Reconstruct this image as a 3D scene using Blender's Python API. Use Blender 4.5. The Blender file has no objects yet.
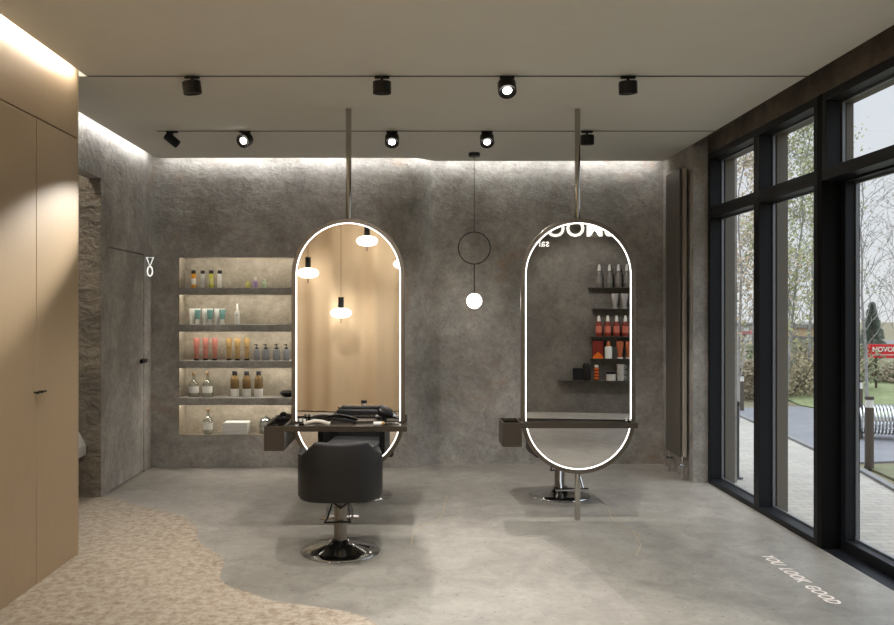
import bpy, bmesh, math, random
from mathutils import Vector, Matrix
PI = math.pi
random.seed(7)
SC = bpy.context.scene
COL = SC.collection
F, VX, VY, EYE = 820.0, 413.0, 310.5, 1.646
H = 3.23            # ceiling
YB = 8.62           # back wall
XL, XR = -2.744, 2.82
YW = -0.5           # wall behind the viewer

def at(px, py, d):
    return Vector(((px - VX) * d / F, d, EYE + (VY - py) * d / F))
def flr(px, py, z=0.0):
    d = (EYE - z) * F / (py - VY)
    return Vector(((px - VX) * d / F, d, z))
def srgb(r, g, b):
    f = lambda c: (c/255/12.92) if c/255 <= .04045 else ((c/255+.055)/1.055)**2.4
    return (f(r), f(g), f(b), 1)

# ------------------------------------------------------------------ materials
MATS = {}
def mat(name, col, rough=.5, metal=0, emit=None, es=1, trans=0, alpha=None, coat=0, ior=1.45):
    if name in MATS: return MATS[name]
    m = bpy.data.materials.new(name); m.use_nodes = True
    nt = m.node_tree; b = nt.nodes['Principled BSDF']
    b.inputs['Base Color'].default_value = col
    b.inputs['Roughness'].default_value = rough
    b.inputs['Metallic'].default_value = metal
    b.inputs['Transmission Weight'].default_value = trans
    b.inputs['Coat Weight'].default_value = coat
    b.inputs['IOR'].default_value = ior
    if emit:
        b.inputs['Emission Color'].default_value = emit
        b.inputs['Emission Strength'].default_value = es
    # fine procedural unevenness of the gloss
    n = nt.nodes.new('ShaderNodeTexNoise'); n.inputs['Scale'].default_value = 35
    tc = nt.nodes.new('ShaderNodeTexCoord'); nt.links.new(tc.outputs['Object'], n.inputs['Vector'])
    mr = nt.nodes.new('ShaderNodeMapRange')
    mr.inputs['To Min'].default_value = max(0, rough-.04); mr.inputs['To Max'].default_value = min(1, rough+.04)
    if rough > .03:
        nt.links.new(n.outputs['Fac'], mr.inputs['Value']); nt.links.new(mr.outputs[0], b.inputs['Roughness'])
    MATS[name] = m
    return m

def N(nt, t, **k):
    n = nt.nodes.new(t)
    for a, v in k.items():
        if a in n.inputs: n.inputs[a].default_value = v
        else: setattr(n, a, v)
    return n

def concrete(name, base, dark, stain, bump=.3, scale=1.0, relief=None, rough=.75, stain_amt=.5, cracks=.35, fineamt=.6):
    m = bpy.data.materials.new(name); m.use_nodes = True; MATS[name] = m
    nt = m.node_tree; L = nt.links.new; b = nt.nodes['Principled BSDF']
    tc = N(nt, 'ShaderNodeTexCoord')
    n1 = N(nt, 'ShaderNodeTexNoise', Scale=1.1*scale, Detail=12, Roughness=.68, Distortion=.3)
    n2 = N(nt, 'ShaderNodeTexNoise', Scale=4*scale, Detail=12, Roughness=.75, Distortion=.5)
    n4 = N(nt, 'ShaderNodeTexNoise', Scale=17*scale, Detail=8, Roughness=.8, Distortion=.8); L(tc.outputs['Object'], n4.inputs['Vector'])
    n3 = N(nt, 'ShaderNodeTexNoise', Scale=1.7*scale, Detail=12, Roughness=.75, Distortion=.8)
    fine = N(nt, 'ShaderNodeTexNoise', Scale=60*scale, Detail=4, Roughness=.6)
    for n in (n1, n2, n3, fine): L(tc.outputs['Object'], n.inputs['Vector'])
    r1 = N(nt, 'ShaderNodeValToRGB'); r1.color_ramp.elements[0].position = .36; r1.color_ramp.elements[1].position = .64
    r1.color_ramp.elements[0].color = dark; r1.color_ramp.elements[1].color = base
    L(n1.outputs['Fac'], r1.inputs['Fac'])
    mx = N(nt, 'ShaderNodeMix', data_type='RGBA'); mx.blend_type = 'MULTIPLY'; mx.inputs[0].default_value = .55
    r2 = N(nt, 'ShaderNodeValToRGB'); r2.color_ramp.elements[0].position = .3; r2.color_ramp.elements[1].position = .7
    r2.color_ramp.elements[0].color = (.5, .5, .5, 1); r2.color_ramp.elements[1].color = (1.35, 1.35, 1.35, 1)
    m4 = N(nt, 'ShaderNodeMix', data_type='RGBA'); m4.blend_type = 'MULTIPLY'; m4.inputs[0].default_value = fineamt
    r4 = N(nt, 'ShaderNodeValToRGB'); r4.color_ramp.elements[0].position = .35; r4.color_ramp.elements[1].position = .65
    r4.color_ramp.elements[0].color = (.62, .60, .57, 1); r4.color_ramp.elements[1].color = (1.3, 1.3, 1.3, 1)
    L(n4.outputs['Fac'], r4.inputs['Fac']); L(r1.outputs[0], m4.inputs[6]); L(r4.outputs[0], m4.inputs[7])
    L(n2.outputs['Fac'], r2.inputs['Fac']); L(m4.outputs[2], mx.inputs[6]); L(r2.outputs[0], mx.inputs[7])
    ms = N(nt, 'ShaderNodeMix', data_type='RGBA')
    r3 = N(nt, 'ShaderNodeMapRange'); r3.inputs['From Min'].default_value = .55; r3.inputs['From Max'].default_value = .72
    r3.inputs['To Max'].default_value = stain_amt
    L(n3.outputs['Fac'], r3.inputs['Value']); L(r3.outputs[0], ms.inputs[0]); L(mx.outputs[2], ms.inputs[6]); ms.inputs[7].default_value = stain
    # thin wandering veins
    wv = N(nt, 'ShaderNodeTexNoise', Scale=1.3*scale, Detail=3, Roughness=.55, Distortion=3.0)
    L(tc.outputs['Object'], wv.inputs['Vector'])
    ab = N(nt, 'ShaderNodeMath', operation='SUBTRACT'); L(wv.outputs['Fac'], ab.inputs[0]); ab.inputs[1].default_value = .5
    ab2 = N(nt, 'ShaderNodeMath', operation='ABSOLUTE'); L(ab.outputs[0], ab2.inputs[0])
    mr = N(nt, 'ShaderNodeMapRange'); mr.inputs['From Min'].default_value = 0; mr.inputs['From Max'].default_value = .006
    mr.inputs['To Min'].default_value = cracks; mr.inputs['To Max'].default_value = 0
    L(ab2.outputs[0], mr.inputs['Value'])
    mc = N(nt, 'ShaderNodeMix', data_type='RGBA'); L(mr.outputs[0], mc.inputs[0]); L(ms.outputs[2], mc.inputs[6])
    mc.inputs[7].default_value = tuple(c*.5 for c in dark[:3]) + (1,)
    L(mc.outputs[2], b.inputs['Base Color'])
    b.inputs['Roughness'].default_value = rough
    h = N(nt, 'ShaderNodeMath', operation='MULTIPLY_ADD'); L(fine.outputs['Fac'], h.inputs[0]); h.inputs[1].default_value = .12
    L(n2.outputs['Fac'], h.inputs[2])
    bp = N(nt, 'ShaderNodeBump', Strength=bump, Distance=.03); L(h.outputs[0], bp.inputs['Height'])
    last = bp
    if relief:   # trowelled relief plaster, stronger above a height
        z0, z1, strg, low = relief
        mp = N(nt, 'ShaderNodeMapping'); mp.inputs['Scale'].default_value = (1, 1, 1.5); L(tc.outputs['Object'], mp.inputs['Vector'])
        rn = N(nt, 'ShaderNodeTexNoise', Scale=8.5, Detail=5, Roughness=.55, Distortion=.7); L(mp.outputs[0], rn.inputs['Vector'])
        sx = N(nt, 'ShaderNodeSeparateXYZ'); L(tc.outputs['Object'], sx.inputs[0])
        zr = N(nt, 'ShaderNodeMapRange'); zr.inputs['From Min'].default_value = z0; zr.inputs['From Max'].default_value = z1
        zr.inputs['To Min'].default_value = low; zr.inputs['To Max'].default_value = strg
        L(sx.outputs[2], zr.inputs['Value'])
        b2 = N(nt, 'ShaderNodeBump', Distance=.06); L(zr.outputs[0], b2.inputs['Strength']); L(rn.outputs['Fac'], b2.inputs['Height'])
        L(bp.outputs[0], b2.inputs['Normal']); last = b2
    L(last.outputs[0], b.inputs['Normal'])
    return m

M_wall = concrete('plaster_grey', srgb(182,178,172), srgb(136,132,126), srgb(158,126,98), bump=.35, relief=(1.7, 2.75, .36, .08), stain_amt=.75)
M_door = concrete('plaster_door', srgb(180,176,170), srgb(142,138,132), srgb(140,112,88), bump=.2, stain_amt=.25)
M_niche = concrete('plaster_niche', srgb(172,162,145), srgb(140,132,116), srgb(150,126,98), bump=.2, stain_amt=.2)
M_shelf = concrete('plaster_shelf', srgb(172,168,160), srgb(146,142,135), srgb(120,105,90), bump=.2, scale=2, stain_amt=.2)
M_rough = concrete('stone_rough', srgb(150,138,118), srgb(92,84,72), srgb(140,108,74), bump=.8, relief=(-9, -8, 1.0, 1.0), stain_amt=.5)
M_beam = concrete('plaster_beam', srgb(116,106,94), srgb(80,74,66), srgb(114,94,74), bump=.3, scale=2.2, stain_amt=.5)
M_pil = concrete('plaster_light', srgb(178,174,168), srgb(140,136,130), srgb(160,145,128), bump=.3, scale=2, stain_amt=.15)
M_dwall = concrete('plaster_dark', srgb(118,113,105), srgb(88,84,79), srgb(104,88,72), bump=.3, stain_amt=.35)
M_floor = concrete('floor_microcement', srgb(158,153,144), srgb(142,137,129), srgb(140,132,120), bump=.05, scale=1.3, rough=.42, stain_amt=.12, cracks=.03, fineamt=.22)
M_floor_dark = concrete('floor_microcement_dark', srgb(151,147,138), srgb(135,131,122), srgb(128,122,112), bump=.05, scale=1.3, rough=.38, stain_amt=.12, cracks=.03, fineamt=.22)  # slightly darker floor tone for two outlined areas
for _m in (M_floor, M_floor_dark):      # small dark pits
    nt = _m.node_tree; b = nt.nodes['Principled BSDF']; src = b.inputs['Base Color'].links[0].from_socket
    tc = N(nt, 'ShaderNodeTexCoord'); v = N(nt, 'ShaderNodeTexNoise', Scale=26, Detail=2, Roughness=.5)
    nt.links.new(tc.outputs['Object'], v.inputs['Vector'])
    mr = N(nt, 'ShaderNodeMapRange'); mr.inputs['From Min'].default_value = .66; mr.inputs['From Max'].default_value = .7; mr.inputs['To Max'].default_value = .5
    nt.links.new(v.outputs['Fac'], mr.inputs['Value'])
    mx = N(nt, 'ShaderNodeMix', data_type='RGBA'); nt.links.new(mr.outputs[0], mx.inputs[0]); nt.links.new(src, mx.inputs[6]); mx.inputs[7].default_value = srgb(70,64,56)
    nt.links.new(mx.outputs[2], b.inputs['Base Color'])

def pebble():
    m = bpy.data.materials.new('floor_pebble'); m.use_nodes = True; nt = m.node_tree; L = nt.links.new; b = nt.nodes['Principled BSDF']
    tc = N(nt, 'ShaderNodeTexCoord')
    mp = N(nt, 'ShaderNodeMapping'); mp.inputs['Scale'].default_value = (1, 1, 1); L(tc.outputs['Object'], mp.inputs['Vector'])
    n = N(nt, 'ShaderNodeTexNoise', Scale=19, Detail=10, Roughness=.75, Distortion=.4); L(mp.outputs[0], n.inputs['Vector'])
    r = N(nt, 'ShaderNodeValToRGB'); e = r.color_ramp.elements
    e[0].position = .34; e[0].color = srgb(124,108,90); e[1].position = .66; e[1].color = srgb(180,170,157)
    x = e.new(.46); x.color = srgb(152,137,118); x = e.new(.54); x.color = srgb(170,158,141)
    L(n.outputs['Fac'], r.inputs['Fac']); L(r.outputs[0], b.inputs['Base Color']); b.inputs['Roughness'].default_value = .55
    v = N(nt, 'ShaderNodeTexVoronoi', Scale=38); L(tc.outputs['Object'], v.inputs['Vector'])
    bp = N(nt, 'ShaderNodeBump', Strength=.25, Distance=.006); L(v.outputs['Distance'], bp.inputs['Height']); L(bp.outputs[0], b.inputs['Normal'])
    return m
M_peb = pebble()

def ceilmat():
    m = bpy.data.materials.new('ceiling_paint'); m.use_nodes = True; nt = m.node_tree; L = nt.links.new; b = nt.nodes['Principled BSDF']
    tc = N(nt, 'ShaderNodeTexCoord'); n = N(nt, 'ShaderNodeTexNoise', Scale=3, Detail=8, Roughness=.7); L(tc.outputs['Object'], n.inputs['Vector'])
    r = N(nt, 'ShaderNodeValToRGB'); r.color_ramp.elements[0].color = srgb(219,217,209); r.color_ramp.elements[1].color = srgb(228,226,218)
    L(n.outputs['Fac'], r.inputs['Fac']); L(r.outputs[0], b.inputs['Base Color']); b.inputs['Roughness'].default_value = .9
    f = N(nt, 'ShaderNodeTexNoise', Scale=140, Detail=2); L(tc.outputs['Object'], f.inputs['Vector'])
    bp = N(nt, 'ShaderNodeBump', Strength=.12, Distance=.004); L(f.outputs['Fac'], bp.inputs['Height']); L(bp.outputs[0], b.inputs['Normal'])
    return m
M_ceil = ceilmat()

def cabmat():
    m = bpy.data.materials.new('cabinet_veneer'); m.use_nodes = True; nt = m.node_tree; L = nt.links.new; b = nt.nodes['Principled BSDF']
    tc = N(nt, 'ShaderNodeTexCoord'); mp = N(nt, 'ShaderNodeMapping'); mp.inputs['Scale'].default_value = (40, 40, 1.2); L(tc.outputs['Object'], mp.inputs['Vector'])
    n = N(nt, 'ShaderNodeTexNoise', Scale=4, Detail=3, Roughness=.5); L(mp.outputs[0], n.inputs['Vector'])
    r = N(nt, 'ShaderNodeValToRGB'); r.color_ramp.elements[0].color = srgb(160,138,108); r.color_ramp.elements[1].color = srgb(174,152,122)
    L(n.outputs['Fac'], r.inputs['Fac']); L(r.outputs[0], b.inputs['Base Color']); b.inputs['Roughness'].default_value = .42
    return m
M_cab = cabmat()

M_seam = mat('seam_dark', srgb(66,50,34), .8)
M_black = mat('black_metal', srgb(22,21,20), .38, .3)
M_blk2 = mat('black_plastic', srgb(18,17,17), .35)
M_chrome = mat('chrome', srgb(205,205,205), .09, 1)
M_pole = mat('pole_steel', srgb(176,172,164), .08, 1)
M_bronze = mat('frame_bronze', srgb(116,109,100), .3, .8)
M_tray = mat('tray_bronze', srgb(76,69,60), .34, .5)
M_trayin = mat('tray_inner', srgb(20,18,16), .3)
M_mirror = mat('mirror_silver', (.86, .85, .83, 1), .0, 1)
M_led = mat('led_white', (1, 1, 1, 1), .5, 0, (1, .96, .9, 1), 2.2)
M_leath = mat('chair_leather', srgb(23,22,22), .5)
M_leath2 = mat('chair_leather_inner', srgb(46,46,48), .5)
M_frame = mat('window_frame_black', srgb(24,26,30), .45, .0, ior=1.3)
M_gasket = mat('glazing_spacer', srgb(120,122,126), .4, .6)
M_outf = mat('facade_reveal', srgb(104,98,88), .6)
M_towel = mat('towel_white', srgb(225,222,215), .9)
M_cer = mat('ceramic', srgb(206,203,196), .25)
M_globe = mat('globe_opal', (1, 1, 1, 1), .3, 0, (1, .93, .82, 1), 9.0)
M_pend = mat('pendant_opal', (1, 1, 1, 1), .3, 0, (1, .95, .88, 1), 10.0)
M_neon = mat('neon_white', (1, 1, 1, 1), .4, 0, (1, .97, .92, 1), .9)
M_text = mat('floor_lettering', srgb(238,226,216), .6)
M_vein = mat('brass_inlay', srgb(190,172,140), .4, .3)
M_rad = mat('radiator_metal', srgb(94,88,80), .4, .2)
M_lens = mat('spot_lens', (1, 1, 1, 1), .2, 0, (1, .94, .84, 1), 9)
M_lensoff = mat('spot_lens_off', srgb(40,38,36), .2)

def glassmat(name, tint, gl=.07):
    m = bpy.data.materials.new(name); m.use_nodes = True; nt = m.node_tree; nt.nodes.clear(); L = nt.links.new
    o = N(nt, 'ShaderNodeOutputMaterial'); t = N(nt, 'ShaderNodeBsdfTransparent'); t.inputs[0].default_value = tint
    g = N(nt, 'ShaderNodeBsdfGlossy'); g.inputs['Roughness'].default_value = .0
    mx = N(nt, 'ShaderNodeMixShader'); mx.inputs[0].default_value = gl
    L(t.outputs[0], mx.inputs[1]); L(g.outputs[0], mx.inputs[2]); L(mx.outputs[0], o.inputs[0])
    MATS[name] = m
    return m
M_glass = glassmat('window_glass', (.96, .97, .97, 1), .05)
M_bglass = glassmat('bottle_glass', (.80, .82, .78, 1), .16)

def curtainmat():
    m = bpy.data.materials.new('curtain_fabric'); m.use_nodes = True; nt = m.node_tree; L = nt.links.new; b = nt.nodes['Principled BSDF']
    tc = N(nt, 'ShaderNodeTexCoord'); n = N(nt, 'ShaderNodeTexNoise', Scale=120, Detail=2); L(tc.outputs['Object'], n.inputs['Vector'])
    r = N(nt, 'ShaderNodeValToRGB'); r.color_ramp.elements[0].color = srgb(184,162,132); r.color_ramp.elements[1].color = srgb(202,180,148)
    L(n.outputs['Fac'], r.inputs['Fac']); L(r.outputs[0], b.inputs['Base Color']); b.inputs['Roughness'].default_value = .8
    return m
M_curt = curtainmat()

# ------------------------------------------------------------------ mesh builder
class MB:
    def __init__(s): s.v = []; s.f = []
    def add(s, vs, fs):
        o = len(s.v); s.v += [Vector(v) for v in vs]; s.f += [tuple(i + o for i in f) for f in fs]; return s
    def box(s, x0, x1, y0, y1, z0, z1):
        return s.add([(x, y, z) for z in (z0, z1) for y in (y0, y1) for x in (x0, x1)],
                     [(0,2,3,1), (4,5,7,6), (0,1,5,4), (2,6,7,3), (0,4,6,2), (1,3,7,5)])
    def prism(s, pts, z0, z1):         # polygon in XY
        n = len(pts)
        a = sum(pts[i][0]*pts[(i+1)%n][1] - pts[(i+1)%n][0]*pts[i][1] for i in range(n))
        if a < 0: pts = pts[::-1]
        return s.add([(p[0], p[1], z0) for p in pts] + [(p[0], p[1], z1) for p in pts],
                     [tuple(range(n-1, -1, -1)), tuple(range(n, 2*n))] + [(i, (i+1)%n, n+(i+1)%n, n+i) for i in range(n)])
    def lathe(s, prof, c=(0,0,0), n=24, axis=None, sx=1, sy=1):
        c = Vector(c); rot = Matrix.Identity(3)
        if axis is not None: rot = Vector((0,0,1)).rotation_difference(Vector(axis).normalized()).to_matrix()
        vs = []; fs = []
        for r, z in prof:
            for i in range(n):
                a = 2*PI*i/n; vs.append(c + rot @ Vector((r*sx*math.cos(a), r*sy*math.sin(a), z)))
        for j in range(len(prof)-1):
            for i in range(n): fs.append((j*n+i, j*n+(i+1)%n, (j+1)*n+(i+1)%n, (j+1)*n+i))
        if prof[0][0] > 1e-6: fs.append(tuple(range(n-1, -1, -1)))
        if prof[-1][0] > 1e-6: fs.append(tuple((len(prof)-1)*n+i for i in range(n)))
        return s.add(vs, fs)
    def cyl(s, a, b, r, r2=None, n=16):
        a = Vector(a); b = Vector(b); r2 = r if r2 is None else r2
        return s.lathe([(r, 0), (r2, (b-a).length)], a, n, b-a)
    def sphere(s, c, r, n=24, m=14, sz=1):
        return s.lathe([(max(r*math.sin(PI*j/m), 1e-7 if j in (0, m) else 0), -r*sz*math.cos(PI*j/m)) for j in range(m+1)], c, n)
    def tube(s, pts, r, n=8, closed=False, r1=None):
        pts = [Vector(p) for p in pts]; k = len(pts); vs = []; fs = []
        up = None
        for i, p in enumerate(pts):
            if closed: t = pts[(i+1)%k] - pts[i-1]
            else: t = pts[min(i+1, k-1)] - pts[max(i-1, 0)]
            t.normalize()
            if up is None: up = t.orthogonal().normalized()
            else:
                up = up - t*up.dot(t)
                up = up.normalized() if up.length > 1e-6 else t.orthogonal().normalized()
            w = t.cross(up); rr = r if r1 is None else r + (r1-r)*i/(k-1)
            for q in range(n):
                a = 2*PI*q/n; vs.append(p + (up*math.cos(a) + w*math.sin(a))*rr)
        for i in range(k if closed else k-1):
            j = (i+1) % k
            for q in range(n): fs.append((i*n+q, i*n+(q+1)%n, j*n+(q+1)%n, j*n+q))
        if not closed: fs += [tuple(range(n-1, -1, -1)), tuple((k-1)*n+q for q in range(n))]
        return s.add(vs, fs)
    def build(s, name, m, parent=None, loc=None, bevel=0, sharp=35, rot=None):
        me = bpy.data.meshes.new(name); me.from_pydata([tuple(v) for v in s.v], [], s.f)
        bm = bmesh.new(); bm.from_mesh(me); bmesh.ops.recalc_face_normals(bm, faces=bm.faces)
        if bevel:
            es = [e for e in bm.edges if len(e.link_faces) == 2 and e.calc_face_angle(0) > .6]
            bmesh.ops.bevel(bm, geom=es, offset=bevel, segments=2, profile=.5, affect='EDGES')
        bm.to_mesh(me); bm.free()
        if bevel: sharp = min(sharp, 20)
        me.shade_smooth(); me.set_sharp_from_angle(angle=math.radians(sharp))
        me.materials.append(m)
        o = bpy.data.objects.new(name, me); COL.objects.link(o)
        if parent: o.parent = parent
        if loc is not None: o.location = loc
        if rot is not None: o.rotation_euler = rot
        return o
def tag(o, label, cat, group=None, kind=None):
    if label: o['label'] = label
    if cat: o['category'] = cat
    if group: o['group'] = group
    if kind: o['kind'] = kind
    return o
def thing(name, label, cat, loc=(0,0,0), rz=0, group=None):
    o = bpy.data.objects.new(name, None); COL.objects.link(o); o.empty_display_size = .1
    o.location = loc; o.rotation_euler = (0, 0, rz)
    return tag(o, label, cat, group)
def struct(name, mb, m, **k):
    o = mb.build(name, m, **k)
    if not k.get('parent'): o['kind'] = 'structure'
    return o
def dup(root, loc, label, rz=None, group=None):
    def cp(o, par):
        c = o.copy(); COL.objects.link(c); c.parent = par
        for ch in [x for x in KIDS.get(o.name, [])]: cp(ch, c)
        return c
    KIDS = {}
    for x in COL.objects:
        if x.parent: KIDS.setdefault(x.parent.name, []).append(x)
    r = cp(root, None); r.location = loc; r['label'] = label
    if rz is not None: r.rotation_euler = (0, 0, rz)
    if group: r['group'] = group
    return r
def text_mb(s, size, ext=.0, shear=0, offset=0, spacing=1.0):
    cu = bpy.data.curves.new('t', 'FONT'); cu.body = s; cu.size = size; cu.extrude = ext; cu.shear = shear; cu.offset = offset
    cu.space_character = spacing; cu.resolution_u = 3
    o = bpy.data.objects.new('t', cu); COL.objects.link(o)
    dg = bpy.context.evaluated_depsgraph_get(); me = bpy.data.meshes.new_from_object(o.evaluated_get(dg))
    mb = MB(); mb.add([v.co.copy() for v in me.vertices], [tuple(p.vertices) for p in me.polygons])
    COL.objects.unlink(o); bpy.data.objects.remove(o); bpy.data.curves.remove(cu); bpy.data.meshes.remove(me)
    return mb
def xf(mb, M):
    mb.v = [M @ v for v in mb.v]; return mb

# ------------------------------------------------------------------ room shell
GZ = -.06   # ground outside
struct('floor', MB().box(-4.2, XR, YW-.2, YB+.5, -.08, 0), M_floor)
beige = [(101,496),(112,498),(122,500.5),(140,507),(165,511.5),(183,517),(194,525),(199,532),(197,540),(203,546),(213,551),(222,558),(224.5,565),(221,572),(219,579),(227,586),(240,590),(250,593),(261,598),(274,601.5),(288,603.5),(315,607),(348,612),(366,618),(378,625)]
bp = [flr(*p) for p in beige]
bp = [Vector((-4.0, 7.25, 0))] + bp + [Vector((.05, 3.6, 0)), Vector((.35, 2.6, 0)), Vector((.55, 1.2, 0)), Vector((.7, YW, 0)), Vector((-4.0, YW, 0))]
def smooth_poly(pts, it=2, keep=()):
    for _ in range(it):
        q = []
        for i in range(len(pts)):
            a, b = pts[i], pts[(i+1) % len(pts)]
            q += [a*.75 + b*.25, a*.25 + b*.75]
        pts = q
    return pts
mid = smooth_poly(bp[1:-2], 1)[:-2]
struct('floor.001', MB().prism([(p.x, p.y) for p in [bp[0]] + mid + bp[-2:]], -.002, .003), M_peb)
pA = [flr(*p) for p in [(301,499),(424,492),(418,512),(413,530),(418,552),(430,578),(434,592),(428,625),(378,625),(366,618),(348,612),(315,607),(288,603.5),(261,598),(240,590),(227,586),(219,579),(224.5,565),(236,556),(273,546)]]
struct('floor.002', MB().prism([(p.x, p.y) for p in pA], -.002, .0006), M_floor_dark)
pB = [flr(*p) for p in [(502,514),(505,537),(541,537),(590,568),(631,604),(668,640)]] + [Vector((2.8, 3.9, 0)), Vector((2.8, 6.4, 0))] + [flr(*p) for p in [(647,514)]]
struct('floor.003', MB().prism([(p.x, p.y) for p in pB], -.002, .0006), M_floor_dark)
vn = MB()
for pts in ([(447,496),(444,506),(443,514),(437,521),(424,526),(413,533),(411,545)], [(600,500),(609,508),(611,518),(620,525),(633,531),(640,536)], [(633,531),(641,545),(636,556)]):
    w = [flr(*p) for p in pts]
    vn.tube(w, .0035, 4)
struct('trim_1', vn, M_vein)

YC = 8.517; XC = 2.665
def step(y, dy, n=10):    # soft S-shaped jog of the back wall and the ceiling edge, left to right
    return [(.0+.26*i/n, y + dy*(.5-.5*math.cos(PI*i/n))) for i in range(n+1)]
# suspended ceiling slab with light slots along the walls
slab = [(-2.665, YC), (-2.665, 5.545), (-2.205, 5.545), (-2.205, YW), (XC, YW), (XC, YC+.17)] + step(YC, .17)[::-1]
struct('ceiling', MB().prism(slab, H, H+.05), M_ceil)
struct('ceiling.001', MB().box(-4.2, 3.2, YW-.2, YB+.5, 3.62, 3.7), M_ceil)
# back wall with recessed niche
NX0, NX1, NZ0, NZ1 = -2.47, -.42, .33, 2.203
w = MB(); w.box(XL-.1, NX0, YB, YB+.3, 0, 3.62); w.prism(step(YB, .18) + [(XR, YB+.18), (XR, YB+.4), (NX1, YB+.4), (NX1, YB)], 0, 3.62)
w.box(NX0, NX1, YB, YB+.3, 0, NZ0); w.box(NX0, NX1, YB, YB+.025, NZ1, 3.62); w.box(NX0, NX1, YB+.025, YB+.3, NZ1+.03, 3.62)
struct('wall_back', w, M_wall)
n = MB(); n.box(NX0, NX1, YB+.24, YB+.29, NZ0, NZ1+.03)
n.box(NX0, NX0+.012, YB+.004, YB+.24, NZ0, NZ1); n.box(NX1-.012, NX1, YB+.004, YB+.24, NZ0, NZ1)
n.box(NX0, NX1, YB+.004, YB+.24, NZ0-.001, NZ0+.008)
struct('wall_back.001', n, M_niche)
# left wall: door bay + opening to washroom
DY0, DY1, DZ = 7.42, 8.36, 2.21
w = MB(); w.box(XL-.12, XL, 7.22, YB, DZ+.012, 3.62); w.box(XL-.12, XL, 7.22, DY0-.008, 0, DZ+.012); w.box(XL-.12, XL, DY1+.008, YB, 0, DZ+.012)
w.box(XL-.12, XL, 5.56, 7.22, 2.81, 3.62)
struct('wall_left', w, M_wall)
struct('wall_left.001', MB().box(-4.2, XL-.002, 7.212, 7.2185, 0, 3.6), M_rough)
struct('wall_left.002', MB().box(-4.3, -4.2, 5.0, 7.4, 0, 3.6), M_wall)
d = struct('door_1', MB().box(XL-.07, XL-.004, DY0, DY1, .012, DZ), M_door)
hd = MB(); hz = 1.14
hd.cyl((XL, 8.27, hz), (XL+.045, 8.27, hz), .02, n=12); hd.box(XL+.035, XL+.06, 8.13, 8.295, hz-.02, hz+.02)
hd.build('door_handle', M_black, d, bevel=.003)
fr = MB()
struct('wall_left.003', MB().box(-2.9, -2.265, YW, 4.28, 0, 3.5), M_cab)
# wall behind viewer
struct('wall_front', MB().box(-4.2, 3.0, YW-.15, YW-.06, 0, 3.62), M_dwall)
# right side: return wall by the corner, lintel strip, window wall
struct('wall_right', MB().box(2.685, 3.1, 7.845, YB+.2, 0, 3.62), M_wall)
struct('trim_2', MB().box(2.679, 2.823, 7.838, 7.8455, 0, H), M_pil)
struct('wall_right.001', MB().box(XR, 3.1, YW, 7.845, 3.14, 3.62), M_beam)
struct('trim_3', MB().box(XR, 3.02, YW, 7.84, GZ, 0), M_frame)

# windows ---------------------------------------------------
XG = 2.93
def window(idx, y0, y1, z0, z1, xin=XR, xg=XG, xout=3.12, fw=.055, sill=.05, head=.055):
    """y0 near, y1 far; frame ring, glass, spacer, outer reveal"""
    f = MB()
    f.box(xin, xg+.03, y0, y1, z0, z0+sill); f.box(xin, xg+.03, y0, y1, z1-head, z1)
    f.box(xin, xg+.03, y0, y0+fw, z0+sill, z1-head); f.box(xin, xg+.03, y1-fw, y1, z0+sill, z1-head)
    o = struct(f'window_{idx}', f, M_frame, bevel=.002)
    a, b, c, e = y0+fw, y1-fw, z0+sill, z1-head
    MB().box(xg+.004, xg+.010, a-.004, b+.004, c-.004, e+.004).build('glass_pane', M_glass, o)
    s = MB(); t = .014
    for (p, q, r_, u) in ((a, b, c, c+t), (a, b, e-t, e), (a, a+t, c+t, e-t), (b-t, b, c+t, e-t)): s.box(xg-.004, xg+.016, p, q, r_, u)
    s.build('glazing_bead', M_gasket, o)
    return o
def reveal(y0, y1, z0, z1, xa=2.965, xb=3.06): return MB().box(xa, xb, y0, y1, z0, z1)
ys = [7.84, 6.74, 5.69]
ZT0, ZT1 = 2.54, 2.62
k = 1
for (y1, y0) in ((7.84, 6.735), (6.735, 5.72)):
    window(k, y0, y1, 0, ZT0+.04, sill=.045); k += 1
    window(k, y0, y1, ZT0+.04, 3.14, sill=.045, head=.06); k += 1
# black column between windows and door
struct('trim_4', MB().box(2.819, 2.99, 5.655, 5.72, 0, 3.14), mat('column_black', srgb(12,12,12), .6, ior=1.2))
# set-back glazed door and its twin nearer the viewer
def gdoor(idx, y0, y1):
    o = window(idx, y0, y1, 0, 2.575, xin=2.95, xg=3.02, xout=3.2, fw=.06, sill=.075, head=.05)
    return o
gdoor(5, 4.05, 5.655)
window(6, 4.05, 5.655, ZT0, 3.14, sill=.08, head=.06)
struct('trim_5', MB().box(XR, 3.05, 3.97, 4.05, 0, 3.14), M_black)
yy = 3.97; k = 7
for y0 in (2.75, 1.5, .3, YW):
    window(k, y0, yy, 0, ZT0+.04, sill=.045); k += 1
    window(k, y0, yy, ZT0+.04, 3.14, sill=.045, head=.06); k += 1
    yy = y0
# outer facade posts of warm grey metal beyond the glass
rv = MB()
for y in (7.84, 6.735, 5.74, 3.97, 2.75, 1.5, .3):
    rv.box(2.965, 3.055, y-.055, y+.055, GZ, 3.14)
rv.box(2.965, 3.055, YW, 7.84, 3.08, 3.2)
struct('trim_6', rv, M_outf)

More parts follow.
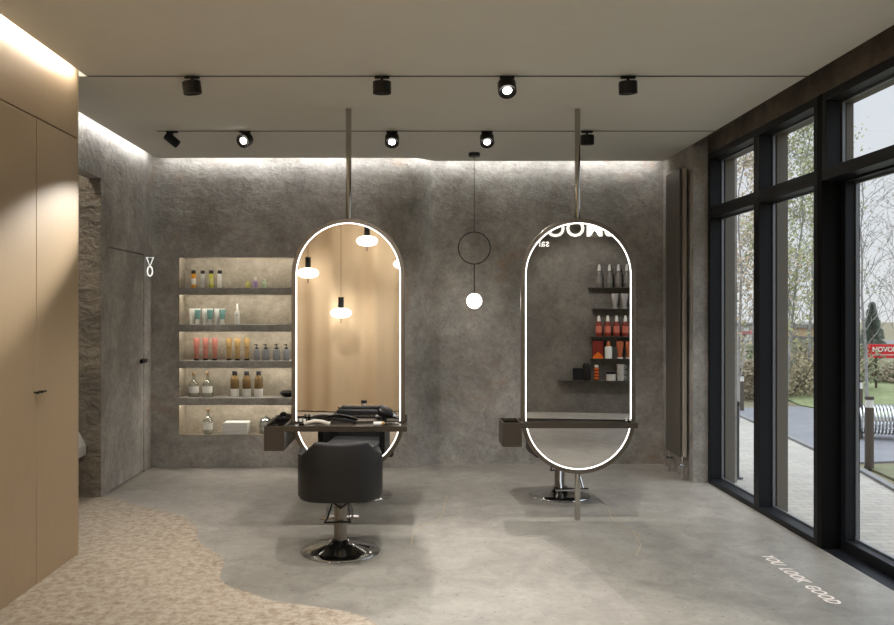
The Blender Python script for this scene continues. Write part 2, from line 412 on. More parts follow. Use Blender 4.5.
# ------------------------------------------------------------------ cove light strips
def strip(mb, label, m):
    return tag(mb.build('light_strip', m), label, 'light strip', 'cove light strips')
M_cove = mat('cove_led', (1, 1, 1, 1), .5, 0, (1, 1, 1, 1), 30)
cst = [(-2.6, YC+.001)] + step(YC+.001, .17) + [(2.6, YC+.171)]
strip(MB().prism(cst + [(x, y+.012) for x, y in cst[::-1]], H+.008, H+.02), 'hidden light strip in the slot along the back wall', M_cove)
strip(MB().box(-2.677, -2.665, 5.65, YC-.05, H+.016, H+.028), 'hidden light strip in the slot above the concrete door', M_cove)
strip(MB().box(-2.216, -2.206, .5, 5.45, H+.016, H+.028), 'hidden light strip in the slot above the beige cabinet', mat('cove_led_warm', (1, 1, 1, 1), .5, 0, (1, .96, .92, 1), 105))

# ------------------------------------------------------------------ cabinet
CX = -2.26
cab = thing('cabinet', 'tall beige wooden wardrobe cabinet with two doors reaching the ceiling', 'cabinet', (CX, 4.92, 0))
MB().box(-.62, -.02, -.625, .62, 0, 3.42).build('body', M_seam, cab)
MB().box(-.62, 0, .601, .62, 0, 3.42).build('side_panel', M_cab, cab)
for y0, y1, s in ((.003, .6, 1), (-.62, -.003, -1)):
    dr = MB().box(-.02, 0, y0, y1, .0, 2.80).build('door', M_cab, cab, bevel=.0015)
    h = MB(); yh = s*.03
    h.cyl((0, yh, 1.157), (.028, yh, 1.157), .006, n=10); h.cyl((.028, yh-.018, 1.157), (.028, yh+.03, 1.157) if s > 0 else (.028, yh+.018, 1.157), .008, n=12)
    h.build('door_knob', M_black, dr)
MB().box(-.02, 0, -.62, .6, 2.808, 3.42).build('upper_panel', M_cab, cab, bevel=.0015)

# ------------------------------------------------------------------ niche shelves
SH = [1.886, 1.499, 1.116, .728]
SN = ['under the slim bottles with black caps', 'under the white and teal tubes', 'under the coral and gold tubes', 'under the amber bottles']
for i, z in enumerate(SH):
    s = MB().prism([(YB-.02, z-.075), (YB-.02, z), (YB+.235, z), (YB+.235, z-.05), (YB+.02, z-.05), (YB+.02, z-.075)], -2.493, -.40)
    s.v = [Vector((v.z, v.x, v.y)) for v in s.v]; s = s.build('shelf', M_shelf, bevel=.004)
    tag(s, 'thick grey concrete shelf in the lit wall niche ' + SN[i], 'shelf', 'concrete shelves of the wall niche')
M_nled = mat('niche_led', (1, 1, 1, 1), .5, 0, (1, .94, .85, 1), 26)
zs = [NZ1+.03] + [z-.05 for z in SH]
NL = ['topmost compartment of the niche', 'second niche compartment', 'middle compartment of the niche', 'fourth niche compartment', 'lowest compartment of the niche']
for i, z in enumerate(zs):
    o = MB().box(NX0+.02, NX1-.02, YB+.03, YB+.045, z-.012, z-.0005).build('light_strip', M_nled)
    tag(o, 'thin hidden light strip at top of the ' + NL[i], 'light strip', 'niche light strips')

# ------------------------------------------------------------------ product bottles
PXM = F / (YB+.10)    # pixels per metre at the niche items
YI = YB + .10
def nx(px): return (px - VX) / PXM
def cm(name, c, rough=.4): return mat(name, srgb(*c), rough)
M_capw = cm('cap_white', (225,222,215)); M_lab = cm('label_white', (222,220,212)); M_ink = cm('label_ink', (60,55,50))
def product(name, label, cat, group, loc, parts, rz=0):
    t = thing(name, label, cat, loc, rz, group)
    for pn, mb, m in parts: mb.build(pn, m, t)
    return t
def round_bottle(r, h, neck=.4, sh=.82):
    return MB().lathe([(r*.92, 0), (r, .004), (r, h*sh), (r*.85, h*(sh+.07)), (r*neck, h*.97), (r*neck, h)], n=20)
def slim(px, col, lab, desc):
    r = .0245
    product('slim_bottle', desc, 'bottle', 'slim bottles on the top niche shelf', (nx(px), YI, SH[0]),
        [('bottle_body', MB().lathe([(r*.95, 0), (r, .004), (r, .145), (r*.85, .152)], n=20), col),
         ('label', MB().lathe([(r+.0006, .035), (r+.0006, .1)], n=20), lab),
         ('cap', MB().lathe([(r*.92, .150), (r*.95, .152), (r*.95, .183), (r*.9, .186)], n=20), M_blk2)])
slim(193.6, cm('liq_orange', (214,148,24)), M_lab, 'orange slim bottle with a black cap, leftmost on top niche shelf')
slim(202.7, cm('liq_clear', (188,188,178)), cm('label_grey', (168,170,168)), 'pale grey slim bottle with black cap between orange and lime bottles')
slim(211.2, cm('liq_lime', (178,176,62)), cm('label_lime', (196,196,120)), 'lime yellow slim bottle with black cap on top niche shelf')
slim(219.7, cm('liq_white', (214,212,206)), M_lab, 'white slim bottle with black cap, rightmost of the slim bottles')
def mini(px, r, h, col, cap, desc, dy=0):
    product('small_bottle', desc, 'bottle', 'small pastel bottles on the top niche shelf', (nx(px), YI+dy, SH[0]),
        [('bottle_body', round_bottle(r, h*.68), col), ('cap', MB().lathe([(r*.5, h*.68), (r*.5, h*.95), (r*.4, h)], n=14), cap)])
mini(248, .026, .075, cm('pastel_yellow', (196,190,110)), cm('cap_yellow', (200,190,90)), 'small pale yellow bottle beside the lilac one')
mini(255.2, .026, .115, cm('pastel_lilac', (160,135,180)), M_capw, 'small lilac bottle with white cap, middle of three pastel bottles')
mini(264.2, .026, .098, cm('pastel_green', (176,192,164)), cm('cap_green', (170,190,160)), 'small pale green bottle right of the lilac one')
def tube_parts(w, h, col, capm, band=None, caph=.022, taper=.8):
    # standing on its cap, flat crimp on top
    vs = []; fs = []; n = 16
    prof = [(w*.5*taper, .5*w*taper, caph), (w*.52*taper, .5*w*taper, h*.3), (w*.5, w*.3, h*.75), (w*.5, .006, h*.95), (w*.5, .003, h)]
    mb = MB()
    for a, b, z in prof:
        for i in range(n): vs.append((a*math.cos(2*PI*i/n), b*math.sin(2*PI*i/n), z))
    for j in range(len(prof)-1):
        for i in range(n): fs.append((j*n+i, j*n+(i+1)%n, (j+1)*n+(i+1)%n, (j+1)*n+i))
    fs.append(tuple((len(prof)-1)*n+i for i in range(n))); mb.add(vs, fs)
    r = [('tube_body', mb, col), ('cap', MB().lathe([(w*.42, 0), (w*.42, caph)], n=16), capm)]
    if band:
        b2 = MB(); vs2 = []; q = [(p[0]+.0008, p[1]+.0008, p[2]) for p in prof[1:4]]
        q = [(q[0][0], q[0][1], h*.32), q[1], (q[2][0], q[2][1]+.001, h*.93)]
        for a, b, z in q:
            for i in range(n): vs2.append((a*math.cos(2*PI*i/n), b*math.sin(2*PI*i/n), z))
        b2.add(vs2, [(j*n+i, j*n+(i+1)%n, (j+1)*n+(i+1)%n, (j+1)*n+i) for j in range(2) for i in range(n)])
        r.append(('label', b2, band))
    return r
M_teal = cm('teal', (112,156,150)); M_tw = cm('tube_white', (222,222,214))
ords = ['leftmost', 'second', 'third', 'fourth', 'fifth', 'rightmost']
for i, px in enumerate((191.5, 198, 204.5, 210.3, 216.6, 222.6)):
    t = i % 2
    nm = ['leftmost', 'middle', 'rightmost'][i//2]
    product('cream_tube', f'{nm} of the three ' + ('white tubes with a teal upper half' if t else 'plain white tubes') + ' on second niche shelf', 'tube',
            'white and teal tubes on the second niche shelf', (nx(px), YI + (-.015 if t else .02), SH[1]), tube_parts(.062, .168, M_tw, M_tw, M_teal if t else None, taper=.72))
product('spray_bottle', 'white pointed spray bottle with a dark dot on second niche shelf', 'bottle', None, (nx(237.2), YI, SH[1]),
    [('bottle_body', round_bottle(.027, .155), M_lab), ('nozzle', MB().lathe([(.012, .15), (.013, .17), (.007, .215), (.004, .22)], n=14), M_capw),
     ('label', MB().cyl((0, -.0285, .1), (0, -.0265, .1), .007, n=12), M_ink)])
def ttube(px, c, capc, txt, desc, grp):
    ps = tube_parts(.066, .238, c, capc, None, .02, .74)
    ps.append(('label', MB().box(-.018, .018, -.0295, -.0285, .135, .142).box(-.012, .012, -.0295, -.0285, .118, .123), txt))
    product('hair_mask_tube', desc, 'tube', grp, (nx(px), YI, SH[2]), ps)
for nm, px in zip(('leftmost', 'middle', 'rightmost'), (196.4, 205.5, 214.7)):
    ttube(px, cm('coral', (166,104,90)), M_blk2, cm('ink_red', (130,60,50)), nm+' of the three coral pink tubes on the middle niche shelf', 'coral tubes on the middle niche shelf')
for nm, px in zip(('leftmost', 'middle', 'rightmost'), (229, 237.5, 246.9)):
    ttube(px, cm('gold_tube', (154,126,78)), M_blk2, cm('ink_brown', (100,76,40)), nm+' of the three mustard gold tubes on the middle niche shelf', 'gold tubes on the middle niche shelf')
M_gb = cm('bottle_grey', (120,120,122))
def pump(r, h0, h):
    mb = MB(); mb.lathe([(r*.55, h0), (r*.55, h0+.014), (.005, h0+.02), (.005, h-.012), (.012, h-.012), (.012, h)], n=14)
    mb.box(-.026, 0, -.006, .006, h-.01, h-.001); return mb
for nm, px, r in (('leftmost', 256.7, .033), ('second', 265.7, .041), ('third', 276.6, .041), ('rightmost', 286.3, .036)):
    product('pump_bottle', nm+' of the four grey pump bottles on the middle niche shelf', 'bottle', 'grey pump bottles on the middle niche shelf', (nx(px), YI, SH[2]),
        [('bottle_body', round_bottle(r, .125), M_gb), ('pump', pump(r, .122, .172), M_blk2)])
M_cork = cm('cork', (120,92,62)); M_liq = cm('clear_liquid', (190,188,172), .15)
def decanter(px, z, desc):
    product('glass_bottle', desc, 'bottle', 'clear glass bottles with cork stoppers', (nx(px), YI, z),
        [('bottle_body', MB().lathe([(.046, 0), (.052, .006), (.052, .13), (.045, .155), (.016, .185), (.014, .225), (.018, .23)], n=24), M_bglass),
         ('label', MB().lathe([(.0528, .045), (.0528, .115)], n=24), M_lab),
         ('liquid', MB().lathe([(.047, .006), (.047, .12)], n=20), M_liq),
         ('stopper', MB().lathe([(.013, .226), (.016, .23), (.018, .258), (.014, .266)], n=14), M_cork)])
decanter(193.9, SH[3], 'left clear glass bottle with cork on fourth niche shelf'); decanter(207.5, SH[3], 'right clear glass bottle with cork on fourth niche shelf')
decanter(208, NZ0+.008, 'clear glass bottle standing alone on niche floor left of the towels')
M_amb = cm('amber', (104,80,42), .2)
for nm, px in zip(('leftmost', 'middle', 'rightmost'), (234.7, 246.7, 258.7)):
    r = .045
    product('amber_bottle', nm+' of the three amber bottles with black caps on fourth niche shelf', 'bottle', 'amber bottles on the fourth niche shelf', (nx(px), YI, SH[3]),
        [('bottle_body', round_bottle(r, .235, .55, .8), M_amb), ('label', MB().lathe([(r+.001, .003), (r+.001, .088)], n=20), M_lab),
         ('label', MB().box(-.024, .024, -r-.003, -r+.001, .15, .162), cm('ink_brown', (100,76,40))),
         ('cap', MB().lathe([(r*.58, .232), (r*.6, .236), (r*.6, .272), (r*.55, .276)], n=16), M_blk2)])
b = MB().lathe([(.03, 0), (.06, .02), (.075, .05), (.05, .068), (.0, .07)], n=20, sx=1.2)
tag(b.build('dye_bowl', M_blk2, loc=(nx(288), YI, SH[3])), 'rounded black bowl at right end of fourth niche shelf', 'bowl')
# towels
for i in range(4):
    z = NZ0+.009 + i*.032; w = .137 - .004*(i % 2)
    mb = MB(); pr = []
    nseg = 10
    for side, x in ((0, -w), (1, w)):
        pass
    # folded towel: rounded fold on the left and right
    outline = []
    for q in range(nseg+1):
        a = -PI/2 - PI*q/nseg; outline.append((-w+.015 + .015*math.cos(a), .015 + .015*math.sin(a)))
    for q in range(nseg+1):
        a = PI/2 - PI*q/nseg; outline.append((w-.015 + .015*math.cos(a), .015 + .015*math.sin(a)))
    nO = len(outline)
    vs = [(x, -.09, zz) for x, zz in outline] + [(x, .09, zz) for x, zz in outline]
    mb.add(vs, [tuple(range(nO)), tuple(range(2*nO-1, nO-1, -1))] + [(a, (a+1) % nO, nO+(a+1) % nO, nO+a) for a in range(nO)])
    o = mb.build('folded_towel', M_towel, loc=(nx(236.5)+.003*(i % 2), YI, z), bevel=.003)
    tag(o, ['folded white towel at the bottom of its stack in the niche', 'folded white towel second from bottom of its stack', 'folded white towel second from top of its stack', 'folded white towel on top of its stack in the niche'][i], 'towel', 'folded towels on the niche floor')
for px, dy, nm in ((266, -.02, 'left'), (276.5, .0, 'right')):
    t = thing('glass_jar', nm+' round glass jar of white cotton on niche floor beside towels', 'jar', (nx(px), YI+dy, NZ0+.008), 0, 'glass jars on the niche floor')
    MB().lathe([(.05, 0), (.068, .01), (.072, .10), (.06, .13), (.06, .146)], n=24).build('jar_body', M_bglass, t)
    c = MB()
    for q in range(7): c.sphere((.033*math.cos(q*2.1), .033*math.sin(q*2.1), .03+.015*q), .027, 10, 6)
    c.build('cotton_balls', M_towel, t)
    MB().lathe([(.063, .146), (.065, .152), (.045, .172), (.012, .178), (.014, .195), (0.0001, .2)], n=24).build('lid', M_chrome, t)

# ------------------------------------------------------------------ mirror stations
def stadium(r, hh, n=40):   # half straight height hh
    p = [(r*math.cos(PI*i/n), hh + r*math.sin(PI*i/n)) for i in range(n+1)]
    return p + [(-r*math.cos(PI*i/n), -hh - r*math.sin(PI*i/n)) for i in range(n+1)]
def ring(ro, ri, hh, y0, y1):
    a = stadium(ro, hh); b = stadium(ri, hh); n = len(a); mb = MB()
    vs = [(x, y0, z) for x, z in a] + [(x, y0, z) for x, z in b] + [(x, y1, z) for x, z in a] + [(x, y1, z) for x, z in b]
    fs = []
    for i in range(n):
        j = (i+1) % n
        fs += [(i, j, n+j, n+i), (2*n+i, 3*n+i, 3*n+j, 2*n+j), (i, 2*n+i, 2*n+j, j), (n+i, n+j, 3*n+j, 3*n+i)]
    return mb.add(vs, fs)
def plate(r, hh, y0, y1):
    a = stadium(r, hh); n = len(a)
    return MB().add([(x, y0, z) for x, z in a] + [(x, y1, z) for x, z in a],
        [tuple(range(n)), tuple(range(2*n-1, n-1, -1))] + [(i, (i+1) % n, n+(i+1) % n, n+i) for i in range(n)])
YM = 6.45; MR, MZ, MHH = .444, 1.367, .556
def station(X, label, tilt, x0, x1, bx0, bx1, yf, yb, by1, zt):
    t = thing('mirror_station', label, 'mirror', (X, YM, 0), 0, 'double-sided salon mirror stations')
    c = Vector((0, 0, MZ)); R = (0, 0, tilt)
    ring(MR, .411, MHH, -.036, .036).build('mirror_frame', M_bronze, t, c, rot=R, bevel=.002)
    o = ring(.411, .402, MHH, -.034, .034).build('light_ring', M_led, t, c, rot=R); o['label'] = 'glowing white light ring'
    plate(.402, MHH, -.031, .031).build('mirror_glass', M_mirror, t, c, rot=R)
    MB().cyl((0, 0, MZ+MHH+MR-.002), (0, 0, H), .022, n=24).build('ceiling_pole', M_pole, t)
    MB().cyl((0, 0, 0), (0, 0, MZ-MHH-MR+.002), .022, n=24).build('floor_post', M_pole, t)
    tk = .041
    for a, b_, s in ((yf, -.042, 1), (.042, yb, -1)):
        tr = MB(); tr.box(x0, x1, a, b_, zt-tk, zt-.018)
        L = .012
        tr.box(x0, x1, a, a+L, zt-.018, zt); tr.box(x0, x1, b_-L, b_, zt-.018, zt); tr.box(x0, x0+L, a+L, b_-L, zt-.018, zt); tr.box(x1-L, x1, a+L, b_-L, zt-.018, zt)
        tr.build('tray', M_tray, t, bevel=.0015)
        MB().box(x0+L, x1-L, a+L, b_-L, zt-.0179, zt-.0150).build('tray_liner', M_trayin, t)
    bb = MB(); wl = .01; z0 = zt-.185
    bb.box(bx0, bx1, yf, by1, z0, z0+wl)
    bb.box(bx0, bx1, yf, yf+wl, z0+wl, zt); bb.box(bx0, bx1, by1-wl, by1, z0+wl, zt)
    bb.box(bx0, bx0+wl, yf+wl, by1-wl, z0+wl, zt); bb.box(bx1-wl, bx1, yf+wl, by1-wl, z0+wl, zt)
    bb.build('tool_box', M_tray, t, bevel=.0015)
    for q in (1, 2):
        y = yf + (by1-yf)*q/3; MB().box(bx0+wl, bx1-wl, y-.003, y+.003, z0+wl, zt-.01).build('divider', M_trayin, t)
    return t
XA, XBm = -.507, 1.294
station(XA, 'backlit pill-shaped mirror on a pole reflecting a beige curtain and lamps, left', 0, -.455, .462, -.606, -.457, -.33, .36, .42, .782)
TILT = math.radians(-3.5)
station(XBm, 'backlit pill-shaped mirror on a pole reflecting shelves and a lit sign, right', TILT, -.455, .435, -.603, -.457, -.15, .15, .15, .782)

# mapping of mirror pixels on to the wall behind the viewer (to measure where things stand there)
def refl(px, py, X, tilt, yw=YW):
    n = Vector((math.sin(tilt), -math.cos(tilt), 0)); p0 = Vector((X, YM, EYE)) + n*.031
    dr = Vector(((px-VX)/F, 1, (VY-py)/F)); o = Vector((0, 0, EYE))
    tt = (p0-o).dot(n)/dr.dot(n); h = o + dr*tt; r = dr - n*2*dr.dot(n)
    u = (yw - h.y)/r.y
    return h + r*u

# ------------------------------------------------------------------ tools on the left tray
zt = .782 - .015
t = thing('curling_iron', 'pale curling iron with an amber band lying at the right tray end', 'curling iron', (-.20, 6.22, zt), 0)
MB().lathe([(.016, 0), (.018, .004), (.018, .075), (.015, .08)], (-.10, 0, .019), 16, (1, .15, 0)).build('barrel', M_towel, t)
MB().lathe([(.019, .06), (.019, .082)], (-.10, 0, .019), 16, (1, .15, 0)).build('band', mat('amber_band', srgb(150,116,60), .3), t)
for a in (.012, .05): MB().tube([(-.03, .01, .019), (.03, .01+a*.5, .024), (.11, .01+a, .012)], .006, 8).build('prong', M_chrome, t)
t = thing('hair_dryer', 'black and chrome hair dryer standing on its handle at the right tray end', 'hair dryer', (-.215, 6.34, zt), .5)
MB().lathe([(.02, 0), (.034, .02), (.036, .07), (.028, .12)], (-.06, 0, .105), 20, (1, 0, -.35)).build('barrel', M_blk2, t)
MB().lathe([(.022, 0), (.018, .035)], (.055, 0, .064), 20, (1, 0, -.35)).build('nozzle', M_chrome, t)
MB().cyl((-.02, 0, .085), (.0, 0, 0), .016, .018).build('handle', M_blk2, t)
cl = thing('hair_clipper', 'light grey curved hair clipper lying on the left tray', 'hair clipper', (-.72, 6.23, zt))
q = [(-.11+.02*i, .01*math.sin(i*.5), .016+.020*math.sin(PI*i/10)) for i in range(11)]
MB().tube(q, .014, 10, r1=.018).build('body', mat('clipper_grey', srgb(186,178,164), .35), cl)
MB().box(-.135, -.105, -.016, .016, .006, .024).build('blade', M_chrome, cl)
ci = MB().tube([(-.16+.032*i, .02*math.sin(i*.8), .012+.030*math.sin(PI*i/10)) for i in range(11)], .010, 8, r1=.014)
tag(ci.build('hair_comb', M_blk2, loc=(-.60, 6.33, zt)), 'black curved comb handle behind the light grey clipper', 'comb')
for i, x in enumerate((-.86, -.83)):
    t = thing('small_jar', ('left' if i == 0 else 'right')+' of two tiny white-capped jars at the left tray end', 'jar', (x, 6.27, zt), 0, 'tiny jars on the left tray')
    MB().lathe([(.010, 0), (.011, .002), (.011, .03)], n=12).build('jar_body', M_trayin, t); MB().lathe([(.0115, .03), (.0115, .05)], n=12).build('lid', M_towel, t)
for i, x in enumerate((1.66, 1.69)):
    t = thing('small_jar', ('left' if i == 0 else 'right')+' of two tiny white-capped jars on the right station tray', 'jar', (x, 6.38, .767), 0, 'tiny jars on the right tray')
    MB().lathe([(.007, 0), (.008, .002), (.008, .02)], n=12).build('jar_body', M_trayin, t); MB().lathe([(.0085, .02), (.0085, .035)], n=12).build('lid', M_towel, t)
bxz = .782-.174
for i, (x, y, h, nm) in enumerate(((-1.055, 6.27, .17, 'nearest'), (-1.02, 6.47, .20, 'middle'), (-1.06, 6.7, .21, 'farthest'))):
    t = thing('hair_brush', nm+' black hair brush standing in the left tool box', 'hair brush', (x, y, bxz), 0, 'brushes in the left tool box')
    MB().cyl((0, 0, 0), (0, 0, h*.5), .009, .012, 10).build('handle', M_blk2, t)
    MB().lathe([(.012, h*.5), (.024, h*.55), (.026, h*.95), (.012, h)], n=14).build('brush_head', M_blk2, t)

# ------------------------------------------------------------------ styling chairs (local: front = +Y)
def chair(label, loc, rz):
    t = thing('styling_chair', label, 'chair', loc, rz, 'black salon styling chairs')
    # tub shell
    W, D, T = .288, .27, .045
    path = []
    for i in range(23):   # back arc
        a = PI + PI*i/22
        ca, sa = math.cos(a), math.sin(a)
        path.append((math.copysign(abs(ca)**.72, ca)*W, math.copysign(abs(sa)**.72, sa)*D - .0))
    path = [(-W, .27), (-W, .18), (-W, .09)] + path + [(W, .09), (W, .18), (W, .27)]
    def top(x, y):
        if y > .02: return .655 - .02*(y/.27)
        if y > -.12: return .655 + (.02-y)/.14*.03
        ax = abs(x)
        if ax < .178: return .784 - .008*(1-ax/.178)
        return .784 - min(1, (ax-.178)/(.272-.178))*.098
    dense = []
    for i in range(len(path)-1):
        for k in range(3):
            u = k/3; dense.append((path[i][0]*(1-u)+path[i+1][0]*u, path[i][1]*(1-u)+path[i+1][1]*u))
    dense.append(path[-1])
    vs = []; fs = []; n = len(dense)
    for i, (x, y) in enumerate(dense):
        a = dense[max(0, i-1)]; b_ = dense[min(n-1, i+1)]; tx, ty = b_[0]-a[0], b_[1]-a[1]; l = math.hypot(tx, ty) or 1
        nx_, ny_ = -ty/l, tx/l      # inward
        if nx_*(-x) + ny_*(.05-y) < 0: nx_, ny_ = -nx_, -ny_
        z1 = top(x, y); bz = .388
        for (o_, z) in ((.012, bz), (0, bz+.02), (0, z1-.02), (.006, z1-.006), (.016, z1), (T-.016, z1), (T-.006, z1-.006), (T, z1-.02), (T, bz+.02), (T-.01, bz)):
            vs.append((x+nx_*o_, y+ny_*o_, z))
    K = 10
    for i in range(n-1):
        for k in range(K): fs.append((i*K+k, i*K+(k+1) % K, (i+1)*K+(k+1) % K, (i+1)*K+k))
    fs += [tuple(range(K)), tuple((n-1)*K+k for k in range(K-1, -1, -1))]
    MB().add(vs, fs).build('backrest', M_leath, t, sharp=50)
    MB().box(-.235, .235, -.2, .30, .43, .51).build('seat', M_leath2, t, bevel=.02)
    MB().box(-.2, .2, -.19, .24, .385, .432).build('seat_frame', M_blk2, t, bevel=.008)
    MB().box(-.22, .22, -.22, -.17, .47, .75).build('back_cushion', M_leath2, t, bevel=.018)
    for s in (-1, 1):
        MB().box(s*W-(T+.004 if s > 0 else -.0), s*W+(0 if s > 0 else T+.004), .02, .275, .640, .668).build('armrest', M_leath, t, bevel=.01)
    MB().lathe([(.044, .06), (.044, .30), (.050, .302), (.050, .315), (.034, .316), (.034, .386)], n=28).build('column', mat('column_steel', srgb(128,122,114), .3, .9), t)
    MB().lathe([(.268, 0), (.272, .006), (.268, .013), (.20, .026), (.13, .045), (.075, .066), (.06, .085), (.0, .088)], n=56).build('base', M_chrome, t, sharp=60)
    fr = MB()
    for s in (-1, 1): fr.tube([(s*.06, .16, .39), (s*.06, .24, .36), (s*.09, .33, .2), (s*.095, .38, .135)], .010, 8)
    fr.tube([(-.14, .38, .135), (.14, .38, .135)], .013, 10)
    fr.build('footrest', M_chrome, t)
    lv = MB(); lv.tube([(-.06, -.055, .36), (-.035, -.06, .335), (0, -.06, .305), (.035, -.06, .335), (.06, -.055, .36)], .006, 8)
    lv.tube([(-.055, -.055, .35), (-.085, -.06, .25), (-.105, -.06, .215)], .006, 8); lv.tube([(.055, -.055, .35), (.06, -.06, .24), (.062, -.06, .215)], .006, 8)
    lv.tube([(-.112, -.06, .213), (.072, -.06, .213)], .006, 8)
    lv.build('pump_lever', M_black, t)
    return t
YCH = 5.61
chair('black tub salon chair in front of the left mirror, its back to the room', (-.497, YCH, 0), math.radians(6))
ch2 = chair('black salon chair partly hidden behind the left mirror', (-.455, 7.30, 0), PI)
dup(ch2, (1.305, 7.30, 0), 'black salon chair partly hidden behind the right mirror', PI + .1)

# ------------------------------------------------------------------ pendant globe near the back wall
dP = 8.25; gp = at(474.3, 301, dP)
t = thing('pendant_lamp', 'black pendant with a thin ring and a small glowing white globe', 'pendant lamp', (gp.x, dP, 0))
MB().cyl((0, 0, H-.035), (0, 0, H), .058, n=28).build('canopy', M_black, t)
zr = at(0, 248, dP).z
MB().cyl((0, 0, zr+.16), (0, 0, H-.03), .003, n=8).build('cord', M_black, t)
MB().tube([(.161*math.cos(2*PI*i/48), 0, zr+.161*math.sin(2*PI*i/48)) for i in range(48)], .005, 8, closed=True).build('ring', M_black, t)
MB().cyl((0, 0, gp.z+.07), (0, 0, zr-.16), .005, n=8).build('rod', M_black, t)
MB().sphere((0, 0, gp.z), .076, 32, 20).build('globe', M_globe, t)

# ------------------------------------------------------------------ track lights
TY = [5.54, 7.236]
TL = ['thin black track set in the ceiling, nearer of two', 'thin black track set in the ceiling, farther of two']
for i, y in enumerate(TY):
    o = MB().box(-2.2 if i == 0 else -2.26, XC-.005, y-.009, y+.009, H-.003, H+.02).build('ceiling_track', M_black)
    tag(o, TL[i], 'light track', 'ceiling tracks')
def spot(px, row, aim, desc, lit=False, power=0, size=50, r=.062, ln=.085, blend=.6, col=(1, .965, .92)):
    y = TY[row]; x = (px-VX)*y/F
    t = thing('spotlight', desc, 'spotlight', (x, y, H-.003), 0, 'black track spotlights')
    a = Vector(aim).normalized()
    MB().box(-.05, .05, -.012, .012, -.014, 0).build('adapter', M_black, t, bevel=.002)
    c = Vector((0, 0, -.075))
    MB().cyl((0, 0, -.012), (0, 0, -.045), .010, n=10).build('stem', M_black, t)
    hd = MB(); hd.lathe([(r*.9, -ln/2), (r, -ln/2+.006), (r, ln/2), (r*.9, ln/2+.001), (r*.82, ln/2-.006), (r*.55, ln/2-.012)], c, 28, a)
    hd.build('lamp_head', M_black, t, sharp=40)
    MB().lathe([(r*.5, ln/2-.011), (r*.42, ln/2-.006), (.0001, ln/2-.003)], c, 20, a).build('lens', M_lens if lit else M_lensoff, t)
    if power:
        ld = bpy.data.lights.new('spot_beam', 'SPOT'); ld.energy = power*3.6; ld.spot_size = math.radians(size); ld.spot_blend = blend
        ld.color = col; ld.shadow_soft_size = .03
        lo = bpy.data.objects.new('spot_beam', ld); COL.objects.link(lo); lo.parent = t
        lo.location = c + a*(ln/2+.02); lo.rotation_euler = a.to_track_quat('-Z', 'Y').to_euler()
    return t
spot(192, 0, (.12, .1, -1), 'black ceiling spotlight facing down, leftmost on the nearer track', power=26, size=75)
spot(382, 0, (0, .12, -1), 'black ceiling spotlight facing down, on nearer track right of left pole', power=30, size=75)
spot(507, 0, (0, -.75, -1), 'lit black spotlight turned to the viewer on the nearer track', True, 60, 60)
spot(628, 0, (.05, .12, -1), 'black ceiling spotlight facing down, rightmost on the nearer track', power=30, size=75)
spot(172, 1, (.9, .15, -.75), 'small black spotlight tilted right, leftmost on the farther track', r=.038, ln=.13, power=25, size=60)
spot(245, 1, (-.78, -2.2, -1.12), 'lit black spotlight on the farther track above the niche', True, 260, 17, blend=1, col=(1, .95, .88))
spot(392, 1, (0, -.8, -1), 'lit black spotlight on the farther track right of the left pole', True, 40, 60)
spot(487, 1, (0, -.8, -1), 'lit black spotlight on the farther track above the globe pendant', True, 40, 60)
spot(587, 1, (0, .1, -1), 'black spotlight half hidden behind the right pole', power=30, size=75)

# ------------------------------------------------------------------ lamps, table and curtain behind the viewer (seen in the left mirror)
amp = MB(); nX = 150; nZ = 2
x0c, x1c = -2.2, .80
vs = []; fs = []
def cy(x): return YW + .06 + .05*math.sin(x*8.2+.6*math.sin(x*2.3)) + .018*math.sin(x*19+1)
for i in range(nX+1):
    x = x0c + (x1c-x0c)*i/nX
    for z in (.02, 3.22): vs.append((x, cy(x), z))
    for z in (.02, 3.22): vs.append((x, cy(x)-.006, z))
for i in range(nX):
    a = i*4; b_ = a+4
    fs += [(a, b_, b_+1, a+1), (a+2, a+3, b_+3, b_+2), (a, a+2, b_+2, b_), (a+1, b_+1, b_+3, a+3)]
tag(MB().add(vs, fs).build('curtain', M_curt, sharp=80), 'tall beige pleated curtain seen reflected in the left mirror', 'curtain')
LM = [((308, 273), -.12, 'left'), ((367, 241), -.02, 'upper'), ((341, 313), -.1, 'lowest'), ((404, 264), -.05, 'right edge')]
